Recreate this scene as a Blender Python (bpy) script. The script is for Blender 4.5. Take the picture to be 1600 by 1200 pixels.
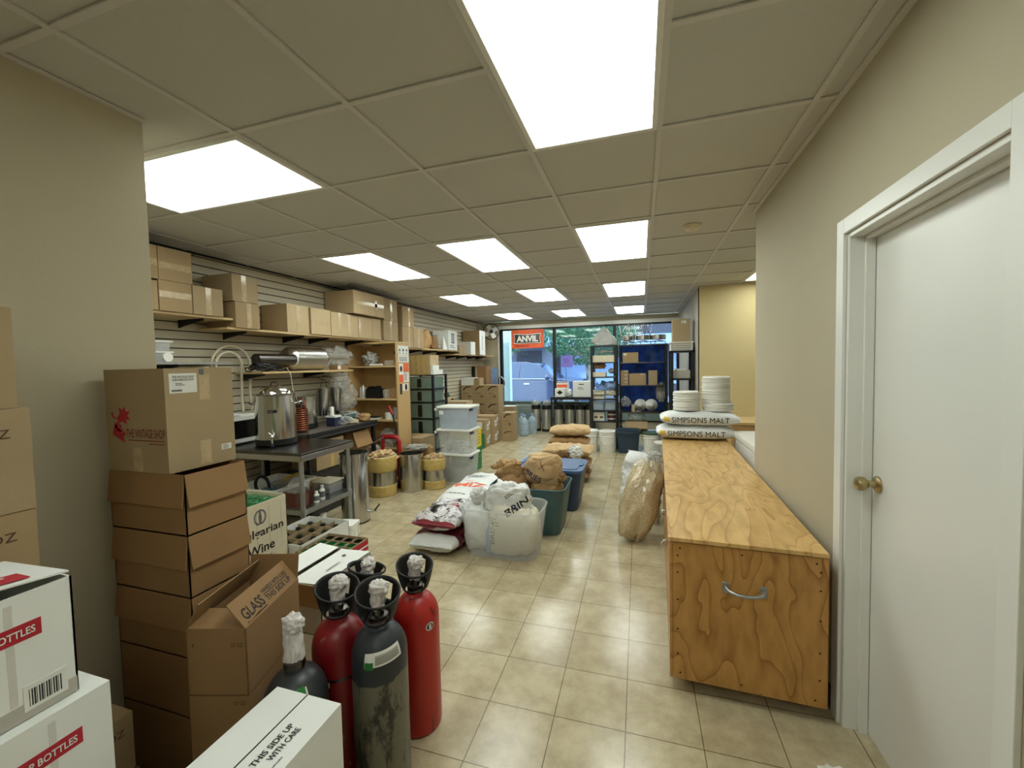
import bpy, bmesh, math, random
from mathutils import Vector, Matrix, noise
from mathutils.bvhtree import BVHTree
random.seed(7)
PI = math.pi
SC = bpy.context.scene
for o in list(bpy.data.objects): bpy.data.objects.remove(o)
COL = SC.collection
# ---------------------------------------------------------------- camera
YAW, PITCH, ROLL, FPX, HC = .3022, .0454, -.0215, 649.33, 2.631
cd = bpy.data.cameras.new('camera'); cam = bpy.data.objects.new('camera', cd); COL.objects.link(cam)
cd.sensor_fit = 'HORIZONTAL'; cd.sensor_width = 36; cd.lens = FPX/1600*36; cd.clip_start = .02; cd.clip_end = 300
_w = Vector((-math.sin(YAW)*math.cos(PITCH), math.cos(YAW)*math.cos(PITCH), -math.sin(PITCH)))
_r0 = Vector((math.cos(YAW), math.sin(YAW), 0)); _u0 = _r0.cross(_w)
_r = _r0*math.cos(ROLL)+_u0*math.sin(ROLL); _u = -_r0*math.sin(ROLL)+_u0*math.cos(ROLL)
_m = Matrix((( _r.x, _u.x, -_w.x, 0), (_r.y, _u.y, -_w.y, 0), (_r.z, _u.z, -_w.z, 1.558), (0, 0, 0, 1)))
cam.matrix_world = _m
SC.camera = cam
# ---------------------------------------------------------------- world, daylight, exposure
W = bpy.data.worlds.new('sky'); SC.world = W; W.use_nodes = True
nt = W.node_tree; bg = nt.nodes['Background']
bg.inputs[0].default_value = (.68, .86, 1, 1); bg.inputs[1].default_value = 4.8
sd = bpy.data.lights.new('sun', 'SUN'); sun = bpy.data.objects.new('sun', sd); COL.objects.link(sun)
sd.energy = 4.0; sd.angle = .03; sd.color = (.8, .92, 1); sun.location = (0, 20, 12)
sun.rotation_euler = (math.radians(28), math.radians(-35), 0)
LAMP = 8.6                      # strength of the fluorescent diffusers
SC.view_settings.view_transform = 'Standard'; SC.view_settings.look = 'None'
SC.view_settings.exposure = 0.08; SC.view_settings.gamma = 1; SC.view_settings.use_curve_mapping = False

# ---------------------------------------------------------------- materials
M = {}
def nodes(name):
    m = bpy.data.materials.new(name); m.use_nodes = True
    t = m.node_tree; b = t.nodes['Principled BSDF']; M[name] = m
    return m, t, b, t.nodes.new, t.links.new
def L3(c): return (c[0], c[1], c[2], 1)
def s2l(r, g, b):
    f = lambda c: ((c/255+.055)/1.055)**2.4 if c/255 > .04045 else c/255/12.92
    return (f(r), f(g), f(b))
def coords(t, new, link, scale=(1, 1, 1), rnd=True, rot=(0, 0, 0)):
    tc = new('ShaderNodeTexCoord'); mp = new('ShaderNodeMapping')
    mp.inputs['Scale'].default_value = scale; mp.inputs['Rotation'].default_value = rot
    link(tc.outputs['Object'], mp.inputs['Vector'])
    if rnd:
        oi = new('ShaderNodeObjectInfo'); mu = new('ShaderNodeMath'); mu.operation = 'MULTIPLY'; mu.inputs[1].default_value = 37
        link(oi.outputs['Random'], mu.inputs[0]); cx = new('ShaderNodeCombineXYZ'); link(mu.outputs[0], cx.inputs[0]); link(mu.outputs[0], cx.inputs[2])
        link(cx.outputs[0], mp.inputs['Location'])
    return mp.outputs[0]
def mat(name, c, rough=.6, metal=0, amp=.08, sc=12, bump=.0, bsc=60, stretch=(1, 1, 1), alpha=1, trans=0, spec=.5, c2=None, emis=None, coat=0, det=4, tlu=0):
    m, t, b, new, link = nodes(name)
    v = coords(t, new, link, stretch)
    n = new('ShaderNodeTexNoise'); n.inputs['Scale'].default_value = sc; n.inputs['Detail'].default_value = det; link(v, n.inputs['Vector'])
    r = new('ShaderNodeValToRGB'); r.color_ramp.elements[0].position = .3; r.color_ramp.elements[1].position = .7
    d = c2 or tuple(max(0, k*(1-amp)) for k in c); l = c if c2 else tuple(min(1, k*(1+amp)) for k in c)
    r.color_ramp.elements[0].color = L3(d); r.color_ramp.elements[1].color = L3(l)
    link(n.outputs[0], r.inputs[0]); link(r.outputs[0], b.inputs['Base Color'])
    b.inputs['Roughness'].default_value = rough; b.inputs['Metallic'].default_value = metal
    b.inputs['Alpha'].default_value = alpha; b.inputs['Transmission Weight'].default_value = trans
    b.inputs['Specular IOR Level'].default_value = spec; b.inputs['Coat Weight'].default_value = coat
    if bump:
        n2 = new('ShaderNodeTexNoise'); n2.inputs['Scale'].default_value = bsc; n2.inputs['Detail'].default_value = 3; link(v, n2.inputs['Vector'])
        bp = new('ShaderNodeBump'); bp.inputs['Strength'].default_value = bump; bp.inputs['Distance'].default_value = .01
        link(n2.outputs[0], bp.inputs['Height']); link(bp.outputs[0], b.inputs['Normal'])
    if tlu:      # sheet plastic: part of the light passes diffusely
        tr = new('ShaderNodeBsdfTranslucent'); mx = new('ShaderNodeMixShader'); mx.inputs[0].default_value = tlu
        link(r.outputs[0], tr.inputs[0]); link(b.outputs[0], mx.inputs[1]); link(tr.outputs[0], mx.inputs[2])
        if alpha < 1:
            b.inputs['Alpha'].default_value = 1
            tp = new('ShaderNodeBsdfTransparent'); m2 = new('ShaderNodeMixShader'); m2.inputs[0].default_value = alpha
            link(tp.outputs[0], m2.inputs[1]); link(mx.outputs[0], m2.inputs[2]); mx = m2
        link(mx.outputs[0], t.nodes['Material Output'].inputs[0])
    return m
def paint(name, rgb, **k): return mat(name, s2l(*rgb), **k)
# room
paint('wall_tan', (182, 173, 148), rough=.75, amp=.02, sc=3, bump=.08, bsc=250)
paint('wall_yellow', (204, 186, 138), rough=.75, amp=.02, sc=3, bump=.08, bsc=250)
paint('wall_cool', (168, 163, 152), rough=.8, amp=.02, sc=3)
paint('white_paint', (226, 226, 220), rough=.35, amp=.015, sc=4)
paint('slat', (192, 183, 160), rough=.55, amp=.04, sc=2, stretch=(1, .2, 4))
paint('groove', (52, 44, 36), rough=.9)
paint('tbar', (206, 202, 196), rough=.5, amp=.02)
paint('baseboard', (70, 62, 54), rough=.6)
paint('ceiling_tile', (198, 196, 188), rough=.95, amp=.035, sc=220, bump=.25, bsc=300)
paint('black', (14, 14, 15), rough=.45, amp=.2)
paint('black_rubber', (12, 12, 13), rough=.55, amp=.2)
paint('black_gloss', (10, 10, 12), rough=.2, amp=.1)
paint('white_plastic', (232, 232, 226), rough=.4, amp=.02)
paint('white_board', (226, 228, 224), rough=.6, amp=.025, sc=5)
paint('grey_board', (176, 172, 160), rough=.65, amp=.04, sc=5)
paint('cream', (216, 206, 180), rough=.6, amp=.03)
paint('ink', (20, 18, 18), rough=.7, amp=.05)
paint('ink_brown', (78, 52, 30), rough=.8, amp=.1)
paint('ink_grey', (96, 98, 100), rough=.7, amp=.1)
paint('ink_red', (176, 28, 46), rough=.6, amp=.05)
paint('ink_darkred', (128, 20, 34), rough=.6, amp=.08)
paint('ink_orange', (226, 96, 52), rough=.6, amp=.08)
paint('ink_blue', (34, 40, 70), rough=.6, amp=.08)
paint('gold', (214, 178, 70), rough=.5, amp=.1)
paint('label_white', (222, 222, 216), rough=.5, amp=.02)
paint('card_light', (182, 160, 124), rough=.8, amp=.05, sc=5, bump=.05, bsc=120)
paint('card', (160, 136, 100), rough=.8, amp=.06, sc=5, bump=.05, bsc=120)
paint('card_warm', (148, 114, 74), rough=.8, amp=.06, sc=5, bump=.05, bsc=120)
paint('card_olive', (162, 142, 108), rough=.8, amp=.05, sc=5, bump=.05, bsc=120)
paint('card_edge', (120, 88, 54), rough=.9)
paint('card_in', (120, 88, 56), rough=.9, amp=.06)
paint('tape_clear', (186, 164, 128), rough=.12, amp=.12, sc=30)
paint('tape_tan', (188, 162, 96), rough=.25, amp=.12, sc=20, bump=.1, bsc=60)
paint('steel', (192, 191, 187), rough=.2, metal=1, amp=.06, sc=30, stretch=(1, 1, .04))
paint('steel_h', (180, 178, 174), rough=.28, metal=1, amp=.06, sc=30, stretch=(.05, 1, 1))
paint('keg_steel', (200, 198, 192), rough=.38, metal=1, amp=.05, sc=30, stretch=(1, 1, .04))
paint('tape_soft', (208, 206, 200), rough=.2, amp=.05)
paint('galv', (172, 176, 178), rough=.35, metal=1, amp=.12, sc=40)
paint('steel_dark', (96, 92, 88), rough=.3, metal=1, amp=.1, sc=10)
paint('chrome', (220, 220, 220), rough=.08, metal=1, amp=.02)
paint('copper', (140, 80, 58), rough=.3, metal=1, amp=.15)
paint('brass', (176, 160, 120), rough=.35, metal=1, amp=.1)
paint('tank_red', (132, 22, 26), rough=.35, amp=.14, sc=9, coat=.2)
paint('tank_red_bright', (170, 34, 28), rough=.38, amp=.12, sc=9, coat=.2)
paint('tank_black', (44, 47, 50), rough=.38, amp=.3, sc=8)
paint('bench_top', (92, 84, 76), rough=.4, amp=.1)
paint('paper', (168, 134, 90), rough=.85, amp=.1, sc=6, bump=.5, bsc=18)
paint('paper_dark', (138, 104, 66), rough=.85, amp=.12, sc=6, bump=.5, bsc=18)
paint('paper_light', (192, 162, 120), rough=.85, amp=.08, sc=6, bump=.5, bsc=14)
paint('sack_white', (218, 220, 218), rough=.45, amp=.03, sc=8, bump=.35, bsc=14)
paint('sack_cream', (214, 208, 190), rough=.6, amp=.04, sc=8, bump=.4, bsc=16)
paint('sack_maroon', (112, 24, 38), rough=.3, amp=.15, sc=8)
paint('wrap_white', (214, 208, 206), rough=.55, amp=.06, sc=30)
paint('teal', (62, 92, 96), rough=.45, amp=.05)
paint('blue_tub', (44, 62, 92), rough=.45, amp=.05)
paint('slate_blue', (40, 58, 78), rough=.5, amp=.05)
paint('lid_blue', (58, 86, 128), rough=.4, amp=.05)
paint('green_crate', (30, 116, 44), rough=.5, amp=.06)
paint('yellow_crate', (232, 204, 52), rough=.5, amp=.04)
paint('green_lid', (60, 92, 62), rough=.5, amp=.06)
paint('hand_red', (158, 22, 28), rough=.35, amp=.08)
paint('wood_shelf', (200, 172, 122), rough=.5, amp=.06, sc=4, stretch=(1, .2, 6))
paint('maple', (190, 156, 104), rough=.5, amp=.06, sc=3, stretch=(5, 1, .3))
paint('pallet', (188, 150, 90), rough=.8, amp=.15, sc=6)
paint('tarp', (70, 106, 166), rough=.3, amp=.4, sc=7, bump=.6, bsc=9, tlu=.5)
paint('pale_blue', (128, 156, 200), rough=.5, amp=.1)
paint('egg_carton', (204, 198, 178), rough=.8, amp=.08, sc=30)
mat('bottle_green', (.03, .22, .07), rough=.08, amp=.1, trans=.35)
mat('bottle_dark', (.02, .018, .014), rough=.1, amp=.1)
mat('drawer_green', s2l(110, 130, 118), rough=.25, amp=.12, sc=6)
mat('tub_clear', s2l(232, 236, 236), rough=.25, amp=.03, alpha=.29, tlu=.3)
mat('tub_bluish', s2l(212, 222, 232), rough=.25, amp=.05, alpha=.55, tlu=.4)
mat('clear_film', s2l(226, 226, 222), rough=.08, amp=.15, sc=14, alpha=.30, bump=.6, bsc=14, tlu=.2)
mat('cloudy_film', s2l(206, 206, 200), rough=.3, amp=.12, sc=8, alpha=.8, bump=.4, bsc=12, tlu=.3)
mat('mesh_grey', s2l(150, 148, 142), rough=.4, amp=.2, sc=50, alpha=.8)
mat('jug', s2l(190, 214, 230), rough=.08, amp=.05, alpha=.5, tlu=.15)
mat('tube_clear', s2l(206, 196, 172), rough=.2, amp=.05)
mat('brown_pail', s2l(96, 44, 26), rough=.35, amp=.1)
mat('stuff_dark', s2l(44, 44, 40), rough=.6, amp=.5, sc=20)
mat('grain', s2l(222, 206, 168), rough=.4, amp=.0, sc=130, c2=s2l(150, 128, 92), bump=.6, bsc=22, coat=.9)
mat('leaf', s2l(62, 110, 78), rough=.6, amp=.3, sc=2, tlu=.3)
mat('bark', s2l(170, 160, 150), rough=.9, amp=.15)
mat('car_paint', s2l(38, 54, 86), rough=.15, amp=.03, coat=.8)
mat('car_glass', s2l(60, 76, 100), rough=.06, amp=.05)
mat('asphalt', s2l(96, 106, 124), rough=.9, amp=.12, sc=40)
mat('sidewalk', s2l(140, 150, 166), rough=.9, amp=.06, sc=10)
mat('building_grey', s2l(118, 128, 146), rough=.8, amp=.08, sc=2)
mat('building_dark', s2l(50, 56, 70), rough=.5, amp=.1, sc=2)
mat('post_cyan', s2l(205, 232, 232), rough=.5, amp=.03)
mat('knee_panel', s2l(124, 142, 138), rough=.5, amp=.05, sc=3)
mat('purple', s2l(160, 130, 205), rough=.6, amp=.05)
mat('purple_text', s2l(120, 80, 150), rough=.6, amp=.05)
def scratched(name, base, scrape, thr, sc=14, rough=.45, zband=None, stretch=(1, 1, .35)):
    m, t, b, new, link = nodes(name)
    v = coords(t, new, link, stretch)
    n = new('ShaderNodeTexNoise'); n.inputs['Scale'].default_value = sc; n.inputs['Detail'].default_value = 9; n.inputs['Roughness'].default_value = .75; link(v, n.inputs['Vector'])
    r = new('ShaderNodeValToRGB'); r.color_ramp.elements[0].position = thr; r.color_ramp.elements[1].position = thr+.07
    r.color_ramp.elements[0].color = L3(base); r.color_ramp.elements[1].color = L3(scrape)
    link(n.outputs[0], r.inputs[0]); out = r.outputs[0]
    if zband:
        tc = new('ShaderNodeTexCoord'); sx = new('ShaderNodeSeparateXYZ'); link(tc.outputs['Object'], sx.inputs[0])
        n3 = new('ShaderNodeTexNoise'); n3.inputs['Scale'].default_value = 9; n3.inputs['Detail'].default_value = 6; link(tc.outputs['Object'], n3.inputs['Vector'])
        a = new('ShaderNodeMath'); a.operation = 'MULTIPLY_ADD'; a.inputs[1].default_value = .12; link(n3.outputs[0], a.inputs[0]); link(sx.outputs[2], a.inputs[2])
        g = new('ShaderNodeMath'); g.operation = 'GREATER_THAN'; g.inputs[1].default_value = zband[0]; link(a.outputs[0], g.inputs[0])
        mx = new('ShaderNodeMix'); mx.data_type = 'RGBA'; link(g.outputs[0], mx.inputs[0]); link(out, mx.inputs[6]); mx.inputs[7].default_value = L3(zband[1]); out = mx.outputs[2]
    link(out, b.inputs['Base Color']); b.inputs['Roughness'].default_value = rough
    bp = new('ShaderNodeBump'); bp.inputs['Strength'].default_value = .15; bp.inputs['Distance'].default_value = .004; link(n.outputs[0], bp.inputs['Height']); link(bp.outputs[0], b.inputs['Normal'])
scratched('tank_grey_worn', s2l(108, 104, 88), s2l(46, 44, 38), .475, sc=13, zband=(.545, s2l(42, 46, 52)))
scratched('tank_red_worn', s2l(126, 18, 24), s2l(176, 150, 140), .61, sc=16, rough=.35)
scratched('tank_redb_worn', s2l(172, 32, 26), s2l(80, 20, 20), .58, sc=12, rough=.38)
scratched('bag_print_red', s2l(206, 200, 202), s2l(30, 26, 30), .49, sc=7, rough=.22, stretch=(1, 1, 1))
def floor_mat():
    m, t, b, new, link = nodes('floor_tile')
    tc = new('ShaderNodeTexCoord'); mp = new('ShaderNodeMapping'); mp.vector_type = 'TEXTURE'
    mp.inputs['Location'].default_value = (-.6827, 1.4342, 0); mp.inputs['Rotation'].default_value = (0, 0, .0062)
    link(tc.outputs['Object'], mp.inputs['Vector'])
    br = new('ShaderNodeTexBrick'); br.offset = 0; br.squash = 1; br.inputs['Scale'].default_value = 1
    br.inputs['Brick Width'].default_value = .305; br.inputs['Row Height'].default_value = .305
    br.inputs['Mortar Size'].default_value = .0022; br.inputs['Mortar Smooth'].default_value = .2
    br.inputs['Color1'].default_value = L3(s2l(193, 181, 152)); br.inputs['Color2'].default_value = L3(s2l(182, 169, 140)); br.inputs['Mortar'].default_value = L3(s2l(112, 98, 76))
    link(mp.outputs[0], br.inputs['Vector'])
    n = new('ShaderNodeTexNoise'); n.inputs['Scale'].default_value = 6; n.inputs['Detail'].default_value = 8; n.inputs['Roughness'].default_value = .7; link(tc.outputs['Object'], n.inputs['Vector'])
    r = new('ShaderNodeValToRGB'); r.color_ramp.elements[0].position = .32; r.color_ramp.elements[1].position = .66
    r.color_ramp.elements[0].color = (.7, .66, .58, 1); r.color_ramp.elements[1].color = (1.08, 1.07, 1.04, 1); link(n.outputs[0], r.inputs[0])
    mx = new('ShaderNodeMix'); mx.data_type = 'RGBA'; mx.blend_type = 'MULTIPLY'; mx.inputs[0].default_value = 1
    link(br.outputs[0], mx.inputs[6]); link(r.outputs[0], mx.inputs[7]); link(mx.outputs[2], b.inputs['Base Color'])
    b.inputs['Roughness'].default_value = .2; b.inputs['Specular IOR Level'].default_value = .5
    bp = new('ShaderNodeBump'); bp.inputs['Strength'].default_value = .3; bp.inputs['Distance'].default_value = .002; bp.invert = True
    link(br.outputs[1], bp.inputs['Height']); link(bp.outputs[0], b.inputs['Normal'])
floor_mat()
def ply_mat(name, d, l, sc=(3.2, 1.1, 3.2), loc=(0, 0, 0)):
    m, t, b, new, link = nodes(name)
    tc = new('ShaderNodeTexCoord'); mp = new('ShaderNodeMapping'); mp.inputs['Scale'].default_value = sc; mp.inputs['Location'].default_value = loc
    link(tc.outputs['Object'], mp.inputs['Vector'])
    n = new('ShaderNodeTexNoise'); n.inputs['Scale'].default_value = .8; n.inputs['Detail'].default_value = 2.5; n.inputs['Roughness'].default_value = .45; n.inputs['Distortion'].default_value = .5; link(mp.outputs[0], n.inputs['Vector'])
    mu = new('ShaderNodeMath'); mu.operation = 'MULTIPLY'; mu.inputs[1].default_value = 12; link(n.outputs[0], mu.inputs[0])
    fr = new('ShaderNodeMath'); fr.operation = 'FRACT'; link(mu.outputs[0], fr.inputs[0])
    r = new('ShaderNodeValToRGB'); e = r.color_ramp.elements
    e[0].position = 0; e[0].color = L3(d); e[1].position = 1; e[1].color = L3(l)
    a = e.new(.10); a.color = L3(tuple(x*.45+y*.55 for x, y in zip(d, l))); a = e.new(.30); a.color = L3(tuple(x*.94 for x in l)); a = e.new(.93); a.color = L3(l)
    link(fr.outputs[0], r.inputs[0])
    n2 = new('ShaderNodeTexNoise'); n2.inputs['Scale'].default_value = 5; n2.inputs['Detail'].default_value = 8; link(mp.outputs[0], n2.inputs['Vector'])
    r2 = new('ShaderNodeValToRGB'); r2.color_ramp.elements[0].color = (.78, .74, .66, 1); r2.color_ramp.elements[1].color = (1.05, 1.05, 1.05, 1); r2.color_ramp.elements[0].position = .3; r2.color_ramp.elements[1].position = .6; link(n2.outputs[0], r2.inputs[0])
    mx = new('ShaderNodeMix'); mx.data_type = 'RGBA'; mx.blend_type = 'MULTIPLY'; mx.inputs[0].default_value = 1
    link(r.outputs[0], mx.inputs[6]); link(r2.outputs[0], mx.inputs[7]); link(mx.outputs[2], b.inputs['Base Color'])
    b.inputs['Roughness'].default_value = .38
ply_mat('ply_top', s2l(176, 130, 72), s2l(212, 174, 112), sc=(4.4, 1.15, 1))
ply_mat('ply_end', s2l(146, 98, 44), s2l(190, 142, 78), sc=(4.6, 1, 1.5), loc=(3, 1, 2))
def lamp_mat(name, axis):
    m, t, b, new, link = nodes(name)
    tc = new('ShaderNodeTexCoord'); sx = new('ShaderNodeSeparateXYZ'); link(tc.outputs['Object'], sx.inputs[0])
    a = new('ShaderNodeMath'); a.operation = 'ABSOLUTE'; link(sx.outputs[axis], a.inputs[0])
    s = new('ShaderNodeMath'); s.operation = 'SUBTRACT'; s.inputs[1].default_value = .125; link(a.outputs[0], s.inputs[0])
    a2 = new('ShaderNodeMath'); a2.operation = 'ABSOLUTE'; link(s.outputs[0], a2.inputs[0])
    mr = new('ShaderNodeMapRange'); mr.interpolation_type = 'SMOOTHSTEP'; mr.inputs[1].default_value = 0; mr.inputs[2].default_value = .17
    mr.inputs[3].default_value = LAMP*1.25; mr.inputs[4].default_value = LAMP*.55; link(a2.outputs[0], mr.inputs[0])
    b.inputs['Base Color'].default_value = (.6, .6, .6, 1); b.inputs['Emission Color'].default_value = (.93, 1.0, .93, 1)
    link(mr.outputs[0], b.inputs['Emission Strength'])
lamp_mat('lamp_x', 0); lamp_mat('lamp_y', 1)
def glass_mat():
    m, t, b, new, link = nodes('window_glass')
    tp = new('ShaderNodeBsdfTransparent'); tp.inputs[0].default_value = (.93, .97, 1, 1); gl = new('ShaderNodeBsdfGlossy'); gl.inputs['Roughness'].default_value = .02
    f = new('ShaderNodeFresnel'); f.inputs[0].default_value = 1.45; mx = new('ShaderNodeMixShader')
    link(f.outputs[0], mx.inputs[0]); link(tp.outputs[0], mx.inputs[1]); link(gl.outputs[0], mx.inputs[2]); link(mx.outputs[0], t.nodes['Material Output'].inputs[0])
glass_mat()

# ---------------------------------------------------------------- mesh building
_txt = {}
def text_data(s, bold=.012):
    k = (s, bold)
    if k not in _txt:
        c = bpy.data.curves.new('t', 'FONT'); c.body = s; c.size = 1; c.offset = bold; c.fill_mode = 'FRONT' if hasattr(c, 'fill_mode') else 'BOTH'; c.resolution_u = 3
        o = bpy.data.objects.new('t', c); me = bpy.data.meshes.new_from_object(o)
        vs = [(v.co.x, v.co.y) for v in me.vertices]; fs = [tuple(p.vertices) for p in me.polygons]
        bpy.data.objects.remove(o); bpy.data.curves.remove(c); bpy.data.meshes.remove(me)
        x0 = min(v[0] for v in vs); x1 = max(v[0] for v in vs); y0 = min(v[1] for v in vs); y1 = max(v[1] for v in vs)
        _txt[k] = ([((a-x0)/(x1-x0), (b-y0)/(y1-y0)) for a, b in vs], fs)
    return _txt[k]
def crease(q, k=9):
    d, _ = noise.voronoi(q)
    return math.exp(-(d[1]-d[0])*k)
_txs = {}
def text_fine(s, bold):                     # the same lettering cut into strips so it can follow a curved bag
    k = (s, bold)
    if k not in _txs:
        vs, fs = text_data(s, bold); bm = bmesh.new(); bv = [bm.verts.new((a, b, 0)) for a, b in vs]
        for f in fs:
            try: bm.faces.new([bv[i] for i in f])
            except ValueError: pass
        bmesh.ops.triangulate(bm, faces=bm.faces[:])
        for i in range(1, 7):
            g = bm.verts[:]+bm.edges[:]+bm.faces[:]; bmesh.ops.bisect_plane(bm, geom=g, plane_co=(0, i/7, 0), plane_no=(0, 1, 0))
        n = max(2, len(s)*2)
        for i in range(1, n):
            g = bm.verts[:]+bm.edges[:]+bm.faces[:]; bmesh.ops.bisect_plane(bm, geom=g, plane_co=(i/n, 0, 0), plane_no=(1, 0, 0))
        bm.verts.index_update(); _txs[k] = ([(v.co.x, v.co.y) for v in bm.verts], [tuple(v.index for v in f.verts) for f in bm.faces]); bm.free()
    return _txs[k]
class MB:
    def __init__(s): s.v = []; s.f = []; s.mi = []; s.ms = []
    def mx(s, m):
        if m not in s.ms: s.ms.append(m)
        return s.ms.index(m)
    def add(s, vs, fs, m):
        n = len(s.v); s.v += [Vector(a) for a in vs]; k = s.mx(m)
        for f in fs: s.f.append(tuple(n+i for i in f)); s.mi.append(k)
        return n
    def box(s, x0, x1, y0, y1, z0, z1, m):
        return s.add([(x0,y0,z0),(x1,y0,z0),(x1,y1,z0),(x0,y1,z0),(x0,y0,z1),(x1,y0,z1),(x1,y1,z1),(x0,y1,z1)],
            [(0,3,2,1),(4,5,6,7),(0,1,5,4),(1,2,6,5),(2,3,7,6),(3,0,4,7)], m)
    def obox(s, c, U, V, Wv, m):           # centre and three half axes
        c, U, V, Wv = Vector(c), Vector(U), Vector(V), Vector(Wv)
        vs = [c+a*U+b*V+d*Wv for d in (-1, 1) for a, b in ((-1,-1),(1,-1),(1,1),(-1,1))]
        return s.add(vs, [(0,3,2,1),(4,5,6,7),(0,1,5,4),(1,2,6,5),(2,3,7,6),(3,0,4,7)], m)
    def taper(s, x0, x1, y0, y1, z0, z1, k, m, open_top=False, t=0, rr=0, seg=5):   # tub wall: footprint shrinks by k at the bottom, rounded corners
        cx, cy = (x0+x1)/2, (y0+y1)/2
        def ring(hx, hy, r, z):
            o = []
            for q, (sx, sy) in enumerate(((1,1),(-1,1),(-1,-1),(1,-1))):
                for i in range(seg+1):
                    a = q*PI/2+i*PI/2/seg
                    o.append((cx+sx*(hx-r)+r*math.cos(a), cy+sy*(hy-r)+r*math.sin(a), z))
            return o
        hx, hy = (x1-x0)/2, (y1-y0)/2; r = rr or .02
        R = [ring(hx-k, hy-k, r, z0), ring(hx, hy, r, z1)]
        if open_top: R += [ring(hx-t, hy-t, r, z1), ring(hx-k-t, hy-k-t, r, z0+t)]
        n = len(R[0]); vs = [p for q in R for p in q]; fs = []
        for k2 in range(len(R)-1):
            for i in range(n): j = (i+1) % n; fs.append((k2*n+i, k2*n+j, (k2+1)*n+j, (k2+1)*n+i))
        fs.append(tuple(reversed(range(n)))); fs.append(tuple(range((len(R)-1)*n, len(R)*n)))
        return s.add(vs, fs, m)
    def lathe(s, prof, m, c=(0, 0, 0), seg=32, sx=1, sy=1):
        c = Vector(c); vs = []; fs = []; n = len(prof)
        for r, z in prof:
            for i in range(seg):
                a = 2*PI*i/seg; vs.append(c+Vector((r*math.cos(a)*sx, r*math.sin(a)*sy, z)))
        for k in range(n-1):
            for i in range(seg): j = (i+1) % seg; fs.append((k*seg+i, k*seg+j, (k+1)*seg+j, (k+1)*seg+i))
        if prof[0][0] > 1e-4: fs.append(tuple(reversed(range(seg))))
        if prof[-1][0] > 1e-4: fs.append(tuple(range((n-1)*seg, n*seg)))
        return s.add(vs, fs, m)
    def cyl(s, p0, p1, r, m, seg=16, r1=None):
        return s.tube([p0, p1], r, m, seg, r1=r1)
    def tube(s, pts, r, m, seg=8, closed=False, r1=None):
        P = [Vector(p) for p in pts]; n = len(P); vs = []; fs = []; up = None
        for i, p in enumerate(P):
            if closed: d = P[(i+1) % n]-P[i-1]
            else: d = P[min(i+1, n-1)]-P[max(i-1, 0)]
            d.normalize()
            if up is None: up = Vector((0, 0, 1)) if abs(d.z) < .9 else Vector((1, 0, 0))
            a = d.cross(up); a.normalize(); b = a.cross(d); up = b
            rr = r if r1 is None else r+(r1-r)*i/(n-1)
            for k in range(seg): t = 2*PI*k/seg; vs.append(p+rr*(math.cos(t)*a+math.sin(t)*b))
        for i in range(n if closed else n-1):
            i2 = (i+1) % n
            for k in range(seg): k2 = (k+1) % seg; fs.append((i*seg+k, i2*seg+k, i2*seg+k2, i*seg+k2))
        if not closed: fs.append(tuple(range(seg))); fs.append(tuple(reversed(range((n-1)*seg, n*seg))))
        return s.add(vs, fs, m)
    def prism(s, poly, O, U, V, d, m):     # polygon in the U,V plane, thickness d along UxV
        O, U, V = Vector(O), Vector(U), Vector(V); N = U.cross(V).normalized()*d; n = len(poly)
        vs = [O+U*a+V*b for a, b in poly]; vs += [p+N for p in vs]
        fs = [tuple(reversed(range(n))), tuple(range(n, 2*n))]+[(i, (i+1) % n, n+(i+1) % n, n+i) for i in range(n)]
        return s.add(vs, fs, m)
    def text(s, t, O, U, V, w, h, m, lift=.0012, bold=.012, mir=False):
        vs, fs = text_data(t, bold); O = Vector(O); U = Vector(U).normalized(); V = Vector(V).normalized(); N = U.cross(V)
        s.add([O+U*((1-a if mir else a)*w)+V*(b*h)+N*lift for a, b in vs], fs, m)
    def bars(s, O, U, V, w, h, n, m, lift=.0012, seed=1):        # illegible small print as short strokes
        rd = random.Random(seed); O = Vector(O); U = Vector(U).normalized(); V = Vector(V).normalized(); N = U.cross(V)*lift
        for i in range(n):
            y = h*(1-(i+.5)/n); t = h/n*.22; x = 0; e = w*rd.uniform(.55, 1)
            while x < e:
                x2 = min(e, x+w*rd.uniform(.05, .16))
                s.add([O+N+U*x+V*(y-t), O+N+U*x2+V*(y-t), O+N+U*x2+V*(y+t), O+N+U*x+V*(y+t)], [(0, 1, 2, 3)], m); x = x2+w*.02
    def patch(s, O, U, V, w, h, m, lift=.0008, lo=0):
        O = Vector(O); U = Vector(U).normalized(); V = Vector(V).normalized(); N = U.cross(V)
        a = O+N*lo; s.obox(a+U*w/2+V*h/2+N*lift/2, U*w/2, V*h/2, N*lift/2, m)
    def blob(s, c, rx, ry, rz, m, seed=0, amp=.12, freq=3, ex=1., nu=52, nv=36, flat=None, cone=0):
        vs = []; fs = []; c = Vector(c); sg = lambda a: math.copysign(abs(a)**ex, a)
        for j in range(nv+1):
            ph = -PI/2+PI*j/nv
            for i in range(nu):
                th = 2*PI*i/nu
                p = Vector((sg(math.cos(ph))*sg(math.cos(th)), sg(math.cos(ph))*sg(math.sin(th)), sg(math.sin(ph))))
                q = p*freq+Vector((seed*7.3, seed*3.1, seed))
                d = 1+amp*(noise.noise(q)*1.2+.5*abs(noise.noise(q*2.3))-.25+.2*noise.noise(q*5)-.55*crease(q*1.1)+.25*noise.voronoi(q*1.1)[0][0])
                p = Vector((p.x*rx, p.y*ry, p.z*rz))*d
                if cone: kk = 1-cone*(p.z+rz)/(2*rz); p.x *= kk; p.y *= kk
                if flat is not None and p.z < flat: p.z = flat
                vs.append(c+p)
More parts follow.
